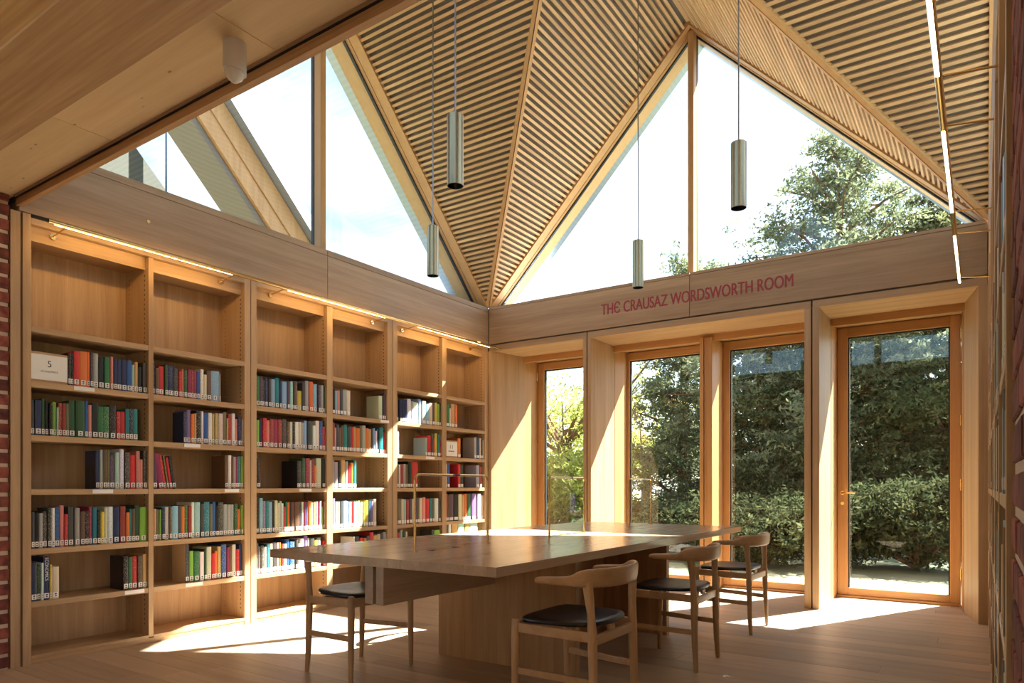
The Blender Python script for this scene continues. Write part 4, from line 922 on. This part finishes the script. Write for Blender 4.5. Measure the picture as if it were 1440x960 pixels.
conifer(1180, 15.0, 202, 4.1, 125000, 'tall evergreen filling the right half of the large gable window', 0.062, 1.0, seed=3, nb=60, full=1.0)
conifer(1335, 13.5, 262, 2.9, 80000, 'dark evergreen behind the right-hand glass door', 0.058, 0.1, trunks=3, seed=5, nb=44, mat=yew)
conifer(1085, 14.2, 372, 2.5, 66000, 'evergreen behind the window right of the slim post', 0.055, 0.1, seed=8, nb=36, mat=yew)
conifer(962, 17.0, 366, 1.9, 40000, 'slender evergreen seen through the window left of the slim post', 0.062, 0.3, seed=12, nb=34)
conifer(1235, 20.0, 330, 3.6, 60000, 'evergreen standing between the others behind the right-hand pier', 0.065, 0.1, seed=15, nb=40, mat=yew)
# leafy spring tree seen through the left door
def spring_tree(u, depth, H, label, n, seed, spread=3.0, size=0.07):
    rnd = random.Random(seed); base = place(u, depth); r_ = empty('spring_tree', base, label=label, cat='tree'); m = MB(); cen, rad = [], []
    m.tube([(0, 0, -0.1), (0.1, 0.05, 1.4), (0.0, 0.1, 2.6)], [0.17, 0.13, 0.09], 8)
    for i in range(22):
        an = i * 2.399; up_ = rnd.uniform(0.25, 1.0); s = Vector((0, 0, 1.2 + 1.2 * rnd.random())); e = Vector((math.cos(an) * spread * rnd.uniform(.5, 1), math.sin(an) * spread * rnd.uniform(.5, 1), 1.6 + (H - 1.6) * up_)); mid = s.lerp(e, 0.5) + Vector((0, 0, 0.35 * rnd.uniform(-1, 1)))
        m.tube([s, mid, e], [0.06, 0.035, 0.012], 5)
        for k in range(5):
            q = 0.35 + 0.17 * k; c = s.lerp(e, q) + Vector((rnd.uniform(-.5, .5), rnd.uniform(-.5, .5), rnd.uniform(-.4, .4))); m.tube([s.lerp(e, q * 0.8), c], [0.016, 0.006], 4); cen.append(tuple(c)); rad.append((0.62, 0.62, 0.45))
    m.build('trunk_and_boughs', bark, r_); V, tone = foliage(cen, rad, n, size, 1.0, 12); quads_obj('leaves', V, tone, spring, r_)
spring_tree(795, 19.0, 5.6, 'pale spring tree with thin branches behind the left glass door', 15000, 4, 3.2, 0.055)
spring_tree(905, 21.0, 3.4, 'low spring tree with pale leaves behind the window left of the slim post', 14000, 9, 2.6, 0.06)
def shrub(u, depth, H, wd, n, label, seed, mat=spring, size=0.06):
    rnd = random.Random(seed); base = place(u, depth); r_ = empty('shrub', base, label=label, cat='shrub'); m = MB(); cen, rad = [], []
    for i in range(14):
        an = i * 2.399; c = (math.cos(an) * wd * rnd.uniform(0, .8), math.sin(an) * wd * 0.6 * rnd.uniform(0, .8), H * rnd.uniform(0.3, 0.8)); m.tube([(0, 0, -0.05), c], [0.03, 0.01], 5); cen.append(c); rad.append((wd * 0.45, wd * 0.4, H * 0.32))
    m.build('stems', bark, r_); V, tone = foliage(cen, rad, n, size, 1.0, 14); quads_obj('leaves', V, tone, mat, r_)
shrub(775, 15.5, 1.9, 1.6, 16000, 'rounded yellow-green shrub low behind the left glass door', 2)
shrub(835, 17.0, 2.1, 1.5, 14000, 'green shrub behind the pier beside the left glass door', 7)
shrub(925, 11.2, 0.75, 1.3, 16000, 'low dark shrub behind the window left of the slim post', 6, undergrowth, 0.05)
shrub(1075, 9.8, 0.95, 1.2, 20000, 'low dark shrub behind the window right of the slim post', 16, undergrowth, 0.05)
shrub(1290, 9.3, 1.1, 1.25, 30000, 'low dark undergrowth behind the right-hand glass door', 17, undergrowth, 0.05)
shrub(720, 19.0, 2.6, 2.2, 14000, 'hedge-like shrub far behind the left glass door', 18)

# neighbouring pitched roof seen through the left gable
def neighbour():
    r_ = empty('neighbouring_gable', (-3.4, -2.5, 0), label='timber gable of the neighbouring roof seen through the left gable glass', cat='roof'); og = r_.location.copy()
    # rafter line read on the plane x=-3 : passes y,z
    pA = on_x(364, 317, -3.0); zr = lambda y, o_=0: pA[2] - SL * (y - pA[1]) - o_
    def band(name, x0, x1, o0, o1, mat, y0=-3.6, y1=1.1):
        m = MB(og); q = [(y0, zr(y0, o0)), (y1, zr(y1, o0)), (y1, zr(y1, o1)), (y0, zr(y0, o1))]
        m.prism([(x0, a, b) for a, b in q], [(x1, a, b) for a, b in q]); m.build(name, mat, r_)
    band('soffit_board', -3.5, -3.0, -0.13, -0.02, backing)
    band('rafter_board', -3.02, -2.95, -0.42, -0.14, frmZ)
    band('rafter_board', -3.0, -2.93, -0.75, -0.425, frmZ)
    band('zinc_roof', -3.3, -2.80, -0.98, -0.76, zinc)
    p = on_x(238, 250, -6.0); m = MB(og); m.box(-6.03, -5.97, p[1] - 0.05, p[1] + 0.05, 2.0, 9.0); m.build('mullion', plain('blue_grey_bar', (0.10, 0.16, 0.25), 0.4), r_)
    q0 = on_x(192, 209, -6.2); q1 = on_x(234, 268, -6.2); dv = q1 - q0; e0 = q0 - dv * 0.8; e1 = q1 + dv * 1.5
    m = MB(og); pts = [(-6.2, e0[1], e0[2]), (-6.2, e1[1], e1[2]), (-6.2, e0[1] - 0.5, e1[2]), (-6.2, e0[1] - 0.5, e0[2])]
    m.prism(pts, [(-6.3, b, c) for a, b, c in pts]); m.build('lower_roof', plain('weathered_roof', (0.05, 0.05, 0.035), 0.8), r_)
neighbour()
